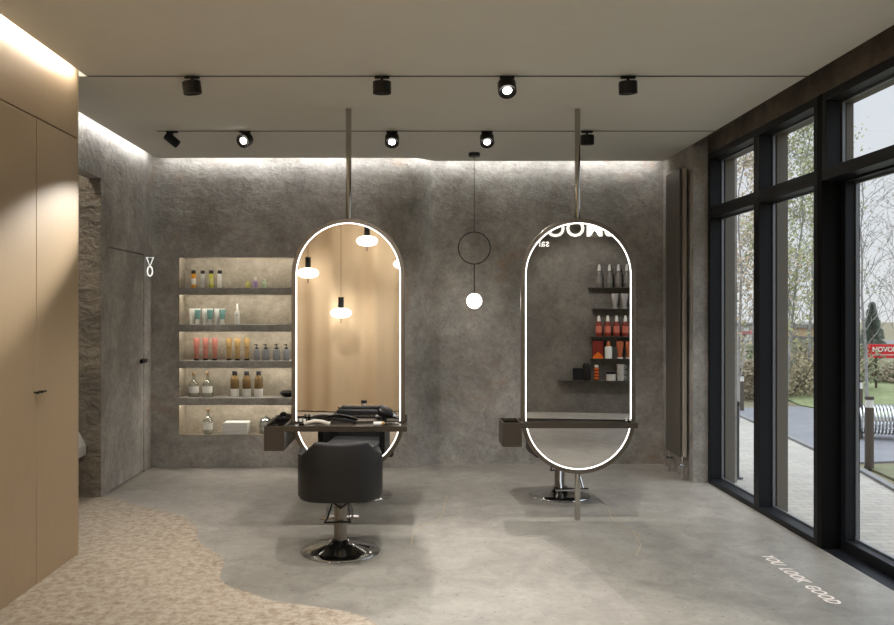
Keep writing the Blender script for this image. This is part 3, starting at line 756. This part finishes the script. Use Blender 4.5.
for i, ((px, py), yl, nm) in enumerate(LM):
    p = refl(px, py, XA, 0, yl)
    if i == 0:
        lamp = t = thing('pendant_lamp', 'flattened white glowing pendant in the left mirror, leftmost of the mirrored lamps', 'pendant lamp', (p.x, yl, p.z), 0, 'flat opal pendant lamps')
        MB().lathe([(.0001, -.075), (.07, -.074), (.13, -.055), (.165, -.015), (.165, .015), (.13, .055), (.07, .074), (.0001, .075)], n=36).build('lamp_shade', M_pend, t, sharp=80)
        MB().cyl((0, 0, .073), (0, 0, .25), .045, n=24).build('lamp_cap', M_blk2, t)
        MB().cyl((0, 0, -.16), (0, 0, -.073), .006, n=8).build('finial', M_blk2, t)
        MB().cyl((0, 0, .25), (0, 0, H-p.z), .003, n=8).build('cord', M_blk2, t)
        z0 = p.z
    else:
        lp = dup(lamp, (p.x, yl, p.z), ['', 'flattened white glowing pendant in the left mirror, highest of the mirrored lamps', 'flattened white glowing pendant in the left mirror, lowest of the mirrored lamps', 'white glowing pendant cut by the right edge of the left mirror'][i])
        for ch in [c for c in COL.objects if c.parent == lp and c.name.startswith('cord')]:
            ch.data = MB().cyl((0, 0, .25), (0, 0, H-p.z), .003, n=8).build('cord', M_blk2).data
            dead = [o for o in COL.objects if o.data == ch.data and o != ch]
            for o in dead: bpy.data.objects.remove(o)
    ld = bpy.data.lights.new('lamp_glow', 'POINT'); ld.energy = 14; ld.color = (1, .87, .7); ld.shadow_soft_size = .12
ct = refl(358, 406, XA, 0, 1.75)
t = thing('coffee_table', 'low round side table glimpsed in the left mirror', 'table', (ct.x, 1.75, 0))
MB().lathe([(.27, ct.z-.03), (.275, ct.z-.025), (.275, ct.z-.005), (.27, ct.z)], n=36).build('tabletop', mat('table_brown', srgb(140,114,84), .4), t)
MB().lathe([(.16, 0), (.16, .012), (.02, .02), (.02, ct.z-.03)], n=24).build('pedestal', M_black, t)
j = thing('candle_jar', 'small dark-lidded jar on the low table in the left mirror', 'jar', (ct.x+.08, 1.75, ct.z))
MB().lathe([(.035, 0), (.038, .005), (.038, .04)], n=20).build('jar_body', M_cer, j); MB().lathe([(.04, .04), (.04, .075), (.036, .078)], n=20).build('lid', M_blk2, j)

# ------------------------------------------------------------------ wall with sign and product shelves (seen in the right mirror)
struct('wall_front.001', MB().box(.82, XR, YW-.06, YW, 0, 3.6), M_dwall)
def R2(px, py, y=YW): return refl(px, py, XBm, TILT, y)
def sgn(s, pxr, pyb, size, off, nm, lab):
    p = R2(pxr, pyb)
    mb = text_mb(s, size, .012, 0, off)
    # text faces +Y: local x -> -X world, local y -> Z
    xf(mb, Matrix(((-1, 0, 0), (0, 0, 1), (0, 1, 0))))
    return mb, p
g = thing('neon_sign', 'glowing white salon lettering reflected at the top of the right mirror', 'sign', (0, 0, 0))
mb, p = sgn('SMOO', 615, 236, .38, .004, '', '')
g.location = (p.x, YW+.012, p.z)
mb.build('lettering', M_neon, g, (0, 0, 0))
mb2, p2 = sgn('sal', 549.5, 246.5, .17, .0, '', '')
o = mb2.build('lettering', M_neon, g, (p2.x-p.x, 0, p2.z-p.z)); o['label'] = 'small lower line of lettering'
MS = mat('wall_shelf_dark', srgb(84,80,75), .5)
SX1 = 2.80
rows = [(287.5, 588), (308.7, 592), (336.3, 590), (358.3, 590), (380, 557)]
RN = ['topmost, under the silver-capped bottles', 'second from top, under the grey tubes', 'middle, under the red bottles', 'fourth, under the red box', 'lowest and longest']
zrow = []
YS = YW + .07
for i, (py, px) in enumerate(rows):
    p = R2(px, py, YS); zrow.append(p.z)
    o = MB().box(p.x, SX1, YW+.001, YW+.13, p.z-.008, p.z).build('wall_shelf', MS, bevel=.002)
    tag(o, 'thin dark wall shelf seen in right mirror, '+RN[i], 'shelf', 'thin shelves reflected in the right mirror')
def rx(px): return R2(px, 340, YS).x
def rh(row, py): return R2(600, py, YS).z - zrow[row]
M_silv = cm('cap_silver', (176,174,170)); M_dg = cm('bottle_darkgrey', (84,80,76)); M_red = cm('bottle_red', (118,38,26)); M_or = cm('tube_orange', (168,88,54)); M_tg = cm('tube_grey', (140,136,132))
names = ['leftmost', 'second', 'third', 'rightmost']
def capped(name, row, px, r, h, bm_, cm_, desc, grp, lab=None):
    ps = [('bottle_body', round_bottle(r, h*.72, .5, .86), bm_), ('cap', MB().lathe([(r*.55, h*.72), (r*.5, h*.86), (r*.28, h)], n=14), cm_)]
    if lab: ps.append(('label', MB().lathe([(r+.001, h*.18), (r+.001, h*.5)], n=20), lab))
    product(name, desc, 'bottle', grp, (rx(px), YS, zrow[row]), ps)
for i, px in enumerate((599.3, 609.6, 618.5, 627)):
    capped('spray_bottle', 0, px, .052, rh(0, 264.5), M_dg, M_silv, names[i]+' dark grey bottle with silver cap on top shelf in right mirror', 'grey bottles in the right mirror', cm('lab_dg', (104,100,94)))
for i, px in enumerate((615, 624.5)):
    product('cream_tube', ['left', 'right'][i]+' grey tube on the second shelf in right mirror', 'tube', 'grey tubes in the right mirror', (rx(px), YS, zrow[1]), tube_parts(.11, rh(1, 293.5), M_tg, M_tg, None, .02, .6))
for i, px in enumerate((598.9, 607.8, 616.6, 625.4)):
    capped('spray_bottle', 2, px, .052, rh(2, 315.5), M_red, M_capw, names[i]+' red bottle with white cap on middle shelf in right mirror', 'red bottles in the right mirror', cm('lab_red', (190,110,90)))
hb = rh(3, 341); xa, xb = rx(592.5), rx(603)
t = thing('product_box', 'red box with an orange arrow on fourth shelf in right mirror', 'box', ((xa+xb)/2, YS, zrow[3])); wb = (xb-xa)/2
MB().box(-wb, wb, -.05, .05, 0, hb).build('carton', M_red, t, bevel=.002)
MB().add([(-wb, .051, .0), (wb, .051, 0), (wb, .051, hb*.1), (0, .051, hb*.4), (-wb, .051, hb*.1), (-wb, .053, .0), (wb, .053, 0), (wb, .053, hb*.1), (0, .053, hb*.4), (-wb, .053, hb*.1)], [(0,1,2,3,4), (9,8,7,6,5), (0,5,6,1), (1,6,7,2), (2,7,8,3), (3,8,9,4), (4,9,5,0)]).build('printed_arrow', cm('orange_print', (224,110,30)), t)
capped('lotion_bottle', 3, 608.4, .06, rh(3, 341), M_lab, cm('cap_orange', (190,110,60)), 'white bottle with orange cap beside the red box in right mirror', None)
for i, px in enumerate((620, 629)):
    product('cream_tube', ['left', 'right'][i]+' orange tube on the fourth shelf in right mirror', 'tube', 'orange tubes in the right mirror', (rx(px), YS, zrow[3]), tube_parts(.115, rh(3, 341), M_or, M_capw, None, .02, .6))
t = thing('hair_tool_case', 'black square case on the lowest shelf in right mirror', 'box', (rx(578), YS, zrow[4]))
MB().box(-.085, .085, -.05, .05, 0, rh(4, 368)).build('case', M_blk2, t, bevel=.01)
MB().box(-.03, .03, .05, .06, rh(4, 368)*.45, rh(4, 368)*.6).build('latch', M_black, t)
t = thing('cream_jar', 'round-topped black jar beside the square case in right mirror', 'jar', (rx(586.5), YS, zrow[4]))
h = rh(4, 363); MB().lathe([(.058, 0), (.062, .006), (.062, h*.7)], n=24).build('jar_body', M_blk2, t); MB().lathe([(.063, h*.7), (.063, h*.86), (.04, h)], n=24).build('lid', M_black, t)
t = thing('spray_can', 'slim red and gold can on lowest shelf in right mirror', 'can', (rx(596.5), YS, zrow[4]))
h = rh(4, 365); MB().lathe([(.035, 0), (.036, .004), (.036, h*.85)], n=20).build('can_body', M_red, t)
g2 = MB()
for q in range(4): g2.lathe([(.037, h*(.1+.2*q)), (.038, h*(.15+.2*q)), (.037, h*(.2+.2*q))], n=20)
g2.build('printed_bands', cm('orange_print', (224,110,30)), t); MB().lathe([(.033, h*.85), (.03, h)], n=16).build('cap', M_capw, t)
t = thing('cream_jar', 'low striped jar with black lid on lowest shelf in right mirror', 'jar', (rx(611), YS, zrow[4]))
h = rh(4, 371.5); MB().lathe([(.07, 0), (.075, .005), (.075, h*.75)], n=24).build('jar_body', M_cer, t); MB().lathe([(.077, h*.75), (.077, h)], n=24).build('lid', M_blk2, t)
for q in range(3):
    hh_ = rh(4, 364)/3
    t = thing('coffee_cup', ['bottom', 'middle', 'top'][q]+' white cup of the stack in right mirror', 'cup', (rx(620.5), YS, zrow[4]+q*hh_), 0, 'stacked cups in the right mirror')
    MB().lathe([(.045, 0), (.05, .003), (.062, hh_*.97), (.057, hh_*.97), (.045, .01), (.0001, .01)], n=24).build('cup_body', M_cer, t)
    MB().tube([(.055, 0, hh_*.8), (.085, 0, hh_*.7), (.085, 0, hh_*.35), (.052, 0, hh_*.25)], .006, 8).build('handle', M_cer, t)

# ------------------------------------------------------------------ radiator
rd = thing('radiator', 'tall narrow dark metal radiator on the right return wall by the corner', 'radiator', (2.64, 8.15, 0))
MB().box(-.045, -.03, -.165, .27, .22, 3.03).build('front_panel', M_rad, rd, bevel=.004)
MB().box(-.016, .018, -.19, .27, .22, 3.03).build('rear_panel', mat('radiator_profile', srgb(178,170,158), .4, .1), rd, bevel=.003)
for y in (-.1, .2):
    MB().box(-.03, .044, y-.02, y+.02, 2.6, 2.66).build('wall_bracket', M_black, rd)
for y, nm in ((-.175, 'valve_pipe'), (.235, 'valve_pipe')):
    MB().tube([(-.02, y, .23), (-.02, y, .16), (-.02, y-.0, .0)], .009, 10).cyl((-.045, y, .14), (.02, y, .14), .014).build(nm, M_chrome, rd)

# toilet pictogram by the concrete door
px = thing('pictogram_sign', 'small glowing white figure sign by the concrete door', 'sign', (XL, 8.42, 0))
def zz(py): return EYE + (VY-py)*8.42/F
z1, z0 = zz(257.5), zz(266.5)
MB().tube([(.008, 0, z1), (.078, 0, z1), (.043, 0, z0)], .006, 8, closed=True).build('figure_body', M_neon, px)
zc = (zz(266.5)+zz(276))/2; hr = (zz(266.5)-zz(276))/2
MB().tube([(.043+.026*math.cos(2*PI*i/20), 0, zc+hr*math.sin(2*PI*i/20)) for i in range(20)], .006, 8, closed=True).build('figure_ring', M_neon, px)
MB().box(0, .05, .006, .010, zz(262), zz(260)).build('backing', M_chrome, px)

# washbasin in the washroom
wb_ = thing('washbasin', 'pale wedge-shaped washbasin glimpsed beside the beige cabinet', 'washbasin', (-3.02, 7.011, 0))
def wz(py): return EYE + (VY-py)*7.1/F
mb = MB(); A = [(-.5, wz(424)), (.04, wz(424)), (.15, wz(447)), (.15, wz(457)), (-.05, wz(468)), (-.5, wz(468))]
n_ = len(A)
mb.add([(x, -.18, z) for x, z in A] + [(x, .2, z) for x, z in A], [tuple(range(n_)), tuple(range(2*n_-1, n_-1, -1))] + [(i, (i+1) % n_, n_+(i+1) % n_, n_+i) for i in range(n_)])
mb.build('basin', M_cer, wb_, bevel=.01)
MB().box(-.45, .06, -.184, -.179, wz(444), wz(428)).build('front_shade', mat('basin_shade', srgb(120,116,108), .4), wb_)  # thin darker plate, shade painted onto the basin front

t = thing('fill_downlight', 'added unseen downlight inside the washroom beside the cabinet', 'fill light', (-3.3, 6.5, 3.62))  # lamp added out of view to brighten the washroom
MB().lathe([(.07, -.02), (.08, -.015), (.08, 0)], n=24).build('trim_ring', M_black, t)
MB().lathe([(.06, -.024), (.0001, -.026)], n=24).build('diffuser', mat('fill_opal', (1, 1, 1, 1), .3, 0, (1, .93, .84, 1), 600), t)
# floor lettering
fl = thing('floor_lettering', 'pale lettering reading YOU LOOK GOOD on the grey floor', 'lettering', (2.335, 5.50, .0012))
wid = []
for wd in ('YOU', 'LOOK', 'GOOD'):
    mb = text_mb(wd, .112, .0008, .25, .002, 1.06); xs = [v.x for v in mb.v]; wid.append((mb, min(xs), max(xs)-min(xs)))
sc = (.90 - .11)/sum(q[2] for q in wid); off = 0
for mb, x0_, wd in wid:
    xf(mb, Matrix(((0, 1, 0), (-sc, 0, 0), (0, 0, 1)))); mb.build('word', M_text, fl, (0, -off + x0_*sc, 0)); off += wd*sc + .055

# ------------------------------------------------------------------ outside
def grassmat(name, c1, c2, sc_=3):
    m = bpy.data.materials.new(name); m.use_nodes = True; nt = m.node_tree; L = nt.links.new; b = nt.nodes['Principled BSDF']
    tc = N(nt, 'ShaderNodeTexCoord'); n = N(nt, 'ShaderNodeTexNoise', Scale=sc_, Detail=12, Roughness=.8); L(tc.outputs['Object'], n.inputs['Vector'])
    r = N(nt, 'ShaderNodeValToRGB'); r.color_ramp.elements[0].color = c1; r.color_ramp.elements[1].color = c2
    r.color_ramp.elements[0].position = .35; r.color_ramp.elements[1].position = .65
    L(n.outputs['Fac'], r.inputs['Fac']); L(r.outputs[0], b.inputs['Base Color']); b.inputs['Roughness'].default_value = .95
    return m
M_soil = grassmat('soil', srgb(96,84,66), srgb(130,124,92)); M_grass = grassmat('lawn', srgb(104,112,70), srgb(136,144,98))
M_asph = grassmat('asphalt', srgb(112,111,113), srgb(128,127,128), 2)
def pavers():
    m = bpy.data.materials.new('pavers'); m.use_nodes = True; nt = m.node_tree; L = nt.links.new; b = nt.nodes['Principled BSDF']
    tc = N(nt, 'ShaderNodeTexCoord'); br = N(nt, 'ShaderNodeTexBrick'); L(tc.outputs['Object'], br.inputs['Vector'])
    br.inputs['Color1'].default_value = srgb(170,163,150); br.inputs['Color2'].default_value = srgb(156,150,139); br.inputs['Mortar'].default_value = srgb(138,134,128)
    br.inputs['Scale'].default_value = 1; br.inputs['Brick Width'].default_value = .2; br.inputs['Row Height'].default_value = .1; br.inputs['Mortar Size'].default_value = .006
    L(br.outputs[0], b.inputs['Base Color']); b.inputs['Roughness'].default_value = .9; return m
M_pave = pavers()
def G(px, py): return flr(px, py, GZ)
struct('ground', MB().box(3.0, 90, -30, 120, GZ-.3, GZ-.02), M_soil)
pv = [(3.0, -8), (3.0, 40), (4.2, 40), (5.35, 14.2), (5.0, 11.0), (4.72, 8.7), (4.5, 7.6), (4.4, 4), (4.4, -8)]
struct('paved_path', MB().prism(pv, GZ-.02, GZ), M_pave)
ap = [(5.42, 14.3), (5.08, 11.0), (4.95, 9.2), (6.2, 9.4), (12, 9.9), (12, 12.6), (7.2, 13.0), (6.9, 14.6)]
struct('asphalt_pad', MB().prism(ap, GZ-.02, GZ+.003), M_asph)
struct('kerb', MB().prism([(5.35, 14.2), (5.0, 11.0), (4.72, 8.7), (4.5, 7.6), (4.4, 4), (4.47, 4), (4.57, 7.6), (4.79, 8.7), (5.07, 11), (5.42, 14.2)], GZ-.02, GZ+.03), mat('kerb_stone', srgb(126,124,122), .9))
tag(struct('lawn', MB().prism([(7.0, 14.8), (7.3, 13.05), (30, 12.0), (30, 22), (8.5, 22)], GZ-.02, GZ+.004), M_grass), 'strip of short green lawn beyond the asphalt outside', 'lawn', kind='stuff')
tag(struct('lawn', MB().prism([(4.95, 9.0), (4.85, 8.2), (4.6, 6), (7, 6), (9, 9.4)], GZ-.02, GZ+.006), grassmat('verge', srgb(100,92,78), srgb(112,116,82), 2.2)), 'earthy grass verge beside the paved path outside', 'lawn', kind='stuff')
# bollards
M_bol = mat('bollard_brown', srgb(86,76,66), .6)
def bollard(x, y, h, label, r=.045):
    t = thing('bollard_lamp', label, 'bollard', (x, y, GZ), 0, 'bollard lamps outside')
    MB().lathe([(r, 0), (r, h-.12)], n=18).build('post', M_bol, t)
    MB().lathe([(r*.92, h-.12), (r*.92, h-.035)], n=18).build('lamp_band', M_capw, t)
    MB().lathe([(r*1.03, h-.035), (r*1.03, h-.004), (r*.9, h)], n=18).build('cap', M_bol, t)
bollard(4.93, 8.86, .78, 'nearer brown bollard lamp with a white band beyond the glass door')
bollard(5.93, 10.9, .79, 'farther bollard lamp beside the bicycle rack')
bollard(5.6, 14.0, .62, 'distant bollard lamp seen through the leftmost window', .05)
t = thing('parking_post', 'thin dark steel post outside the leftmost window', 'post', (3.29, 8.33, GZ))
MB().lathe([(.06, 0), (.06, .012), (.024, .015), (.024, .74)], n=16).build('post', mat('post_steel', srgb(66,70,76), .4, .5), t)
MB().lathe([(.03, .74), (.03, .77), (.02, .785)], n=16).build('cap', M_black, t)
# bike rack: a spiral of steel tube
t = thing('bicycle_rack', 'spiral steel bicycle rack on the asphalt outside', 'bicycle rack', (0, 0, 0))
a0 = Vector((5.75, 11.05, .0)); a1 = Vector((8.2, 10.2, .0)); ax = (a1-a0).normalized(); sd = Vector((-ax.y, ax.x, 0)); Ln = (a1-a0).length
pts = []; turns = 62; rr = .19
for i in range(turns*14+1):
    u = i/(turns*14); a = 2*PI*turns*u
    pts.append(a0 + ax*(Ln*u) + sd*(rr*1.1*math.cos(a)) + Vector((0, 0, GZ+.26+rr*math.sin(a))))
MB().tube(pts, .013, 6).build('spiral_tube', M_chrome, t)
for u in (.02, .35, .68, .98):
    q = a0 + ax*(Ln*u); MB().cyl((q.x, q.y, GZ+.003), (q.x, q.y, GZ+.12), .016).build('foot', M_chrome, t)

# trees
M_bark = grassmat('birch_bark', srgb(120,116,110), srgb(172,170,164), 9)
def leafmat(name, c): return mat(name, c, .8)
def tree(name, label, loc, h, leafc, nleaf, lean=(0, 0), r0=.07, spread=.5, seed=1, leafs=.05, group='trees outside', bark=M_bark, nbr=16, lo=.25):
    rnd = random.Random(seed); t = thing(name, label, 'tree', loc, 0, group)
    tr = MB(); tips = []
    L_ = Vector((lean[0], lean[1], 0))
    trunk = [Vector((L_.x*(i/8)**1.3 + rnd.uniform(-.03, .03)*i/3, L_.y*(i/8)**1.3, h*i/8)) for i in range(9)]
    tr.tube(trunk, r0, 7, r1=r0*.2)
    def br(p, d, ln, r, dep):
        pts = [p]; q = p.copy(); dd = d.copy()
        for i in range(4):
            dd = (dd + Vector((rnd.uniform(-.38, .38), rnd.uniform(-.38, .38), rnd.uniform(-.16, .2)))).normalized(); q = q + dd*ln/4; pts.append(q.copy())
        tr.tube(pts, max(r, .003), 4, r1=max(r*.35, .0025)); tips.extend(pts[2:])
        if dep:
            for k in range(3):
                s = pts[rnd.randint(1, 4)]; e = (dd + Vector((rnd.uniform(-.9, .9), rnd.uniform(-.9, .9), rnd.uniform(-.3, .5)))).normalized()
                br(s, e, ln*.55, r*.5, dep-1)
    for k in range(nbr):
        u = lo + (1-lo)*k/nbr; i = min(7, int(u*8)); p = trunk[i].lerp(trunk[i+1], u*8-i); a = rnd.uniform(0, 2*PI)
        br(p, Vector((math.cos(a)*spread, math.sin(a)*spread, .8)).normalized(), h*.19*(1.25-u)+.15, r0*.3*(1.1-u*.7), 2)
    tr.build('trunk', bark, t)
    lf = MB(); vs = []; fs = []
    for k in range(nleaf):
        c = rnd.choice(tips) + Vector((rnd.gauss(0, .12), rnd.gauss(0, .12), rnd.gauss(0, .12)))
        a = Vector((rnd.uniform(-1, 1), rnd.uniform(-1, 1), rnd.uniform(-1, 1))).normalized()*leafs; b_ = a.orthogonal().normalized()*leafs*.6
        o_ = len(vs); vs += [c-a, c+b_, c+a, c-b_]; fs.append((o_, o_+1, o_+2, o_+3))
    if nleaf: lf.add(vs, fs).build('foliage', leafmat('leaf_%s' % name+str(seed), leafc), t)
    return t
def pos(px, d): return (((px-VX)/F)*d, d, GZ)
tree('birch_tree', 'sparse birch with rusty leaves seen through the leftmost window', pos(738, 12.5), 4.7, srgb(168,150,126), 1300, (.1, 0), .026, seed=3, leafs=.036, lo=.12)
tree('birch_tree', 'leaning olive-leaved birch seen through the second window', pos(786, 15), 5.4, srgb(144,146,100), 3200, (.5, 0), .03, seed=5, leafs=.042, nbr=34, lo=.1)
tree('birch_tree', 'thin birch beside the leaning one in second window', pos(808, 17), 5.6, srgb(150,150,108), 2600, (.3, 0), .03, seed=8, leafs=.042, nbr=32, lo=.1)
tree('birch_tree', 'bare thin birch seen through the glass door', pos(867, 13.5), 4.0, srgb(120,116,96), 150, (-.12, 0), .03, seed=12, leafs=.02, nbr=26)
tree('birch_tree', 'bare birch beyond the right side of the glass door', pos(905, 15), 4.2, srgb(140,134,110), 300, (-.2, 0), .026, seed=15, leafs=.03, nbr=18)
tree('birch_tree', 'pale birch far left behind the leftmost window', pos(752, 19), 5.6, srgb(176,164,134), 2600, (.2, 0), .035, seed=21, leafs=.05, lo=.12)
def shrub(label, loc, w, h, c, seed, n=900):
    rnd = random.Random(seed); t = thing('shrub', label, 'shrub', loc, 0, 'shrubs outside')
    st = MB(); vs = []; fs = []
    for k in range(12):
        a = rnd.uniform(0, 2*PI); st.tube([(0, 0, 0), (w*.3*math.cos(a), w*.3*math.sin(a), h*.45), (w*.5*math.cos(a), w*.5*math.sin(a), h*rnd.uniform(.75, 1))], .014, 4, r1=.005)
    st.build('stems', mat('twig', srgb(92,80,66), .9), t)
    for k in range(n):
        a = rnd.uniform(0, 2*PI); u = rnd.random()**.5; z = rnd.random(); rr_ = w*.5*u*math.sqrt(max(.05, 1-(z*2-1.0)**2*.8))
        c_ = Vector((rr_*math.cos(a), rr_*math.sin(a), z*h)); q = Vector((rnd.uniform(-1, 1), rnd.uniform(-1, 1), rnd.uniform(-1, 1))).normalized()*.045; b_ = q.orthogonal().normalized()*.03
        o_ = len(vs); vs += [c_-q, c_+b_, c_+q, c_-b_]; fs.append((o_, o_+1, o_+2, o_+3))
    MB().add(vs, fs).build('foliage', mat('shrubleaf%d' % (seed % 4), c, .85), t)
cols = [srgb(150,138,106), srgb(122,124,94), srgb(144,130,108), srgb(128,130,98)]
wins = [(715, 'leftmost window'), (775, 'second window'), (845, 'glass door')]
k = 0
for px, d, w_, h_, lb in ((722, 16.5, 1.6, 1.3, 'ochre shrub at far left behind the leftmost window'), (738, 18, 1.8, 1.5, 'olive shrub in the middle of the leftmost window'), (752, 16, 1.4, 1.2, 'brownish shrub at right side of leftmost window'),
        (770, 18, 2.0, 1.6, 'mossy shrub behind the post between the windows'), (790, 16.5, 1.6, 1.35, 'ochre shrub at left of the second window'), (805, 18, 2.0, 1.7, 'olive shrub in the middle of the second window'), (820, 17, 1.7, 1.4, 'brownish shrub at right of the second window'),
        (838, 18, 2, 1.6, 'mossy shrub behind the black column'), (862, 20.5, 1.8, .8, 'ochre shrub left of the red sign'), (880, 20, 2.0, .75, 'olive shrub below the red sign'), (900, 19.5, 1.6, .7, 'brownish shrub at the right edge of the glass door')):
    shrub(lb, pos(px, d), w_, h_*.62, cols[k % 4], 30+k); k += 1
tag(struct('spruce_tree', MB().cyl((0, 0, 0), (0, 0, 2.0), .05, .02), M_bol, loc=pos(872, 30)), 'small dark conifer behind the red sign', 'tree')
sp = MB(); rnd = random.Random(5); vs = []; fs = []
for q in range(1500):
    z = rnd.uniform(.2, 2.0); r_ = (2.1-z)*.3*rnd.random()**.5; a = rnd.uniform(0, 2*PI); c_ = Vector((r_*math.cos(a), r_*math.sin(a), z - r_*.3)); qv = Vector((math.cos(a), math.sin(a), -.3))*.1; b_ = Vector((0, 0, .03))
    o_ = len(vs); vs += [c_-qv, c_+b_, c_+qv, c_-b_]; fs.append((o_, o_+1, o_+2, o_+3))
stree = [o for o in COL.objects if o.name.startswith('spruce_tree')][0]; del stree['kind']
sp.add(vs, fs).build('foliage', mat('needles', srgb(120,128,116), .9), stree)
# far buildings and the red sign
def building(label, px0, px1, py0, d, mcol, band=None, name='low_building'):
    p0 = at(px0, py0, d); p1 = at(px1, py0, d); t = thing(name, label, 'building', (p0.x, d, GZ), 0, 'far buildings outside'); w_ = p1.x-p0.x; h_ = p0.z-GZ
    MB().box(0, w_, 0, 5, 0, h_).build('walls', mcol, t)
    MB().box(-.1, w_+.1, -.1, 5.1, h_, h_+.15).build('roof', mat('roof_grey', srgb(110,106,102), .8), t)
    if band: MB().box(0, w_, -.06, 0, h_-.45, h_-.3).build('facade_band', band, t)
    n_ = max(2, int(w_/3)); 
    for q in range(n_): MB().box(w_*(q+.3)/n_, w_*(q+.7)/n_, -.05, .0, h_*.35, h_*.65).build('window', mat('far_window', srgb(70,80,92), .2), t)
M_bred = mat('band_red', srgb(196,60,60), .6)
building('long white low building with a red band beyond the trees', 712, 812, 326, 46, mat('render_white', srgb(206,206,208), .8), M_bred)
building('tan brick low building at right of the second window', 806, 842, 328, 34, mat('render_tan', srgb(178,152,120), .8))
building('tan wall building left of the red sign', 846, 866, 343, 31, mat('render_tan', srgb(178,152,120), .8))
building('low brown shed behind the red sign', 868, 960, 347, 40, mat('render_brown', srgb(120,104,92), .8))
sgp = at(868, 358, 18); sg2 = at(868, 344.3, 18)
t = thing('billboard', 'red billboard with white letters beyond the glass door', 'sign', (sgp.x, 18, GZ)); hh2 = sg2.z-sgp.z
MB().box(0, 1.7, 0, .08, sgp.z-GZ, sg2.z-GZ).build('panel', mat('sign_red', srgb(206,34,44), .5), t)
mb = text_mb('NOVOL', .15, .002, 0, .004, 1.0); xf(mb, Matrix(((1, 0, 0), (0, 0, -1), (0, 1, 0))))
mb.build('lettering', M_lab, t, (.09, -.006, sgp.z-GZ+.14))
MB().box(.09, 1.5, -.006, -.0005, sgp.z-GZ+.06, sgp.z-GZ+.075).build('underline', M_lab, t)
for x in (.2, 1.5): MB().cyl((x, .04, 0), (x, .04, sgp.z-GZ), .025).build('post', M_bol, t)
# ------------------------------------------------------------------ world, added fill lamps, camera
W = bpy.data.worlds.new('overcast'); SC.world = W; W.use_nodes = True; nt = W.node_tree; L = nt.links.new
bg = nt.nodes['Background']; tc = N(nt, 'ShaderNodeTexCoord'); sx = N(nt, 'ShaderNodeSeparateXYZ'); L(tc.outputs['Generated'], sx.inputs[0])
nz = N(nt, 'ShaderNodeTexNoise', Scale=2.5, Detail=6, Roughness=.55); L(tc.outputs['Generated'], nz.inputs['Vector'])
ad = N(nt, 'ShaderNodeMath', operation='MULTIPLY_ADD'); L(nz.outputs['Fac'], ad.inputs[0]); ad.inputs[1].default_value = .35; L(sx.outputs[2], ad.inputs[2])
r = N(nt, 'ShaderNodeValToRGB'); L(ad.outputs[0], r.inputs['Fac'])
r.color_ramp.elements[0].position = .05; r.color_ramp.elements[0].color = srgb(214,213,212); r.color_ramp.elements[1].position = .6; r.color_ramp.elements[1].color = srgb(196,203,214)
L(r.outputs[0], bg.inputs['Color']); bg.inputs['Strength'].default_value = .95
zb = N(nt, 'ShaderNodeMapRange'); zb.inputs['From Min'].default_value = .32; zb.inputs['From Max'].default_value = .9; zb.inputs['To Min'].default_value = 1.2; zb.inputs['To Max'].default_value = 5.5
L(sx.outputs[2], zb.inputs['Value']); L(zb.outputs[0], bg.inputs['Strength'])   # overcast sky, brighter overhead

# added unseen tracks and spots, fill light for floor, curtain and shelf wall
ty3 = 3.4
for i, y in enumerate((3.4, 1.2)):
    o = MB().box(-2.15, XC-.005, y-.009, y+.009, H-.003, H+.02).build('ceiling_track', M_black)
    tag(o, ['added unseen ceiling track above the viewer for fill spots', 'added unseen ceiling track by the curtain for fill spots'][i], 'light track', 'ceiling tracks')
TY += [3.4, 1.2]
def fill_spot(x, row, aim, power, size, desc, col=(1, .965, .92), blend=.6):
    return spot(VX + x*F/TY[row], row, aim, desc, True, power, size, col=col, blend=blend)
fill_spot(-1.4, 2, (-.3, .2, -1), 18, 80, 'added fill spotlight above the viewer nearest the cabinet')
fill_spot(-.5, 2, (0, .6, -1), 24, 100, 'added fill spotlight above the viewer over the left chair')
fill_spot(1.0, 2, (0, .6, -1), 22, 100, 'added fill spotlight above the viewer over the right floor')
fill_spot(-1.3, 3, (0, -.3, -1), 34, 90, 'added fill spotlight over the floor by the left curtain')
fill_spot(0, 3, (0, -.3, -1), 34, 90, 'added fill spotlight over the floor by the right curtain')
fill_spot(1.7, 3, (.1, -.9, -.9), 26, 80, 'added fill spotlight turned to the shelf wall')

cam = bpy.data.cameras.new('camera'); co = bpy.data.objects.new('camera', cam); COL.objects.link(co)
co.location = (0, 0, EYE); co.rotation_euler = (PI/2, 0, 0)
cam.lens = F/894*36; cam.sensor_width = 36; cam.sensor_fit = 'HORIZONTAL'
cam.shift_x = (447-VX)/894; cam.shift_y = -(312.5-VY)/894; cam.clip_start = .02; cam.clip_end = 300
SC.camera = co
SC.view_settings.view_transform = 'Standard'; SC.view_settings.look = 'None'; SC.view_settings.gamma = 1; SC.view_settings.exposure = .22
SC.view_settings.use_curve_mapping = False
SC.cycles.use_denoising = True
SC.cycles.max_bounces = 8; SC.cycles.transparent_max_bounces = 16; SC.cycles.diffuse_bounces = 5
SC.cycles.sample_clamp_indirect = 4
SC.cycles.caustics_reflective = False; SC.cycles.caustics_refractive = False
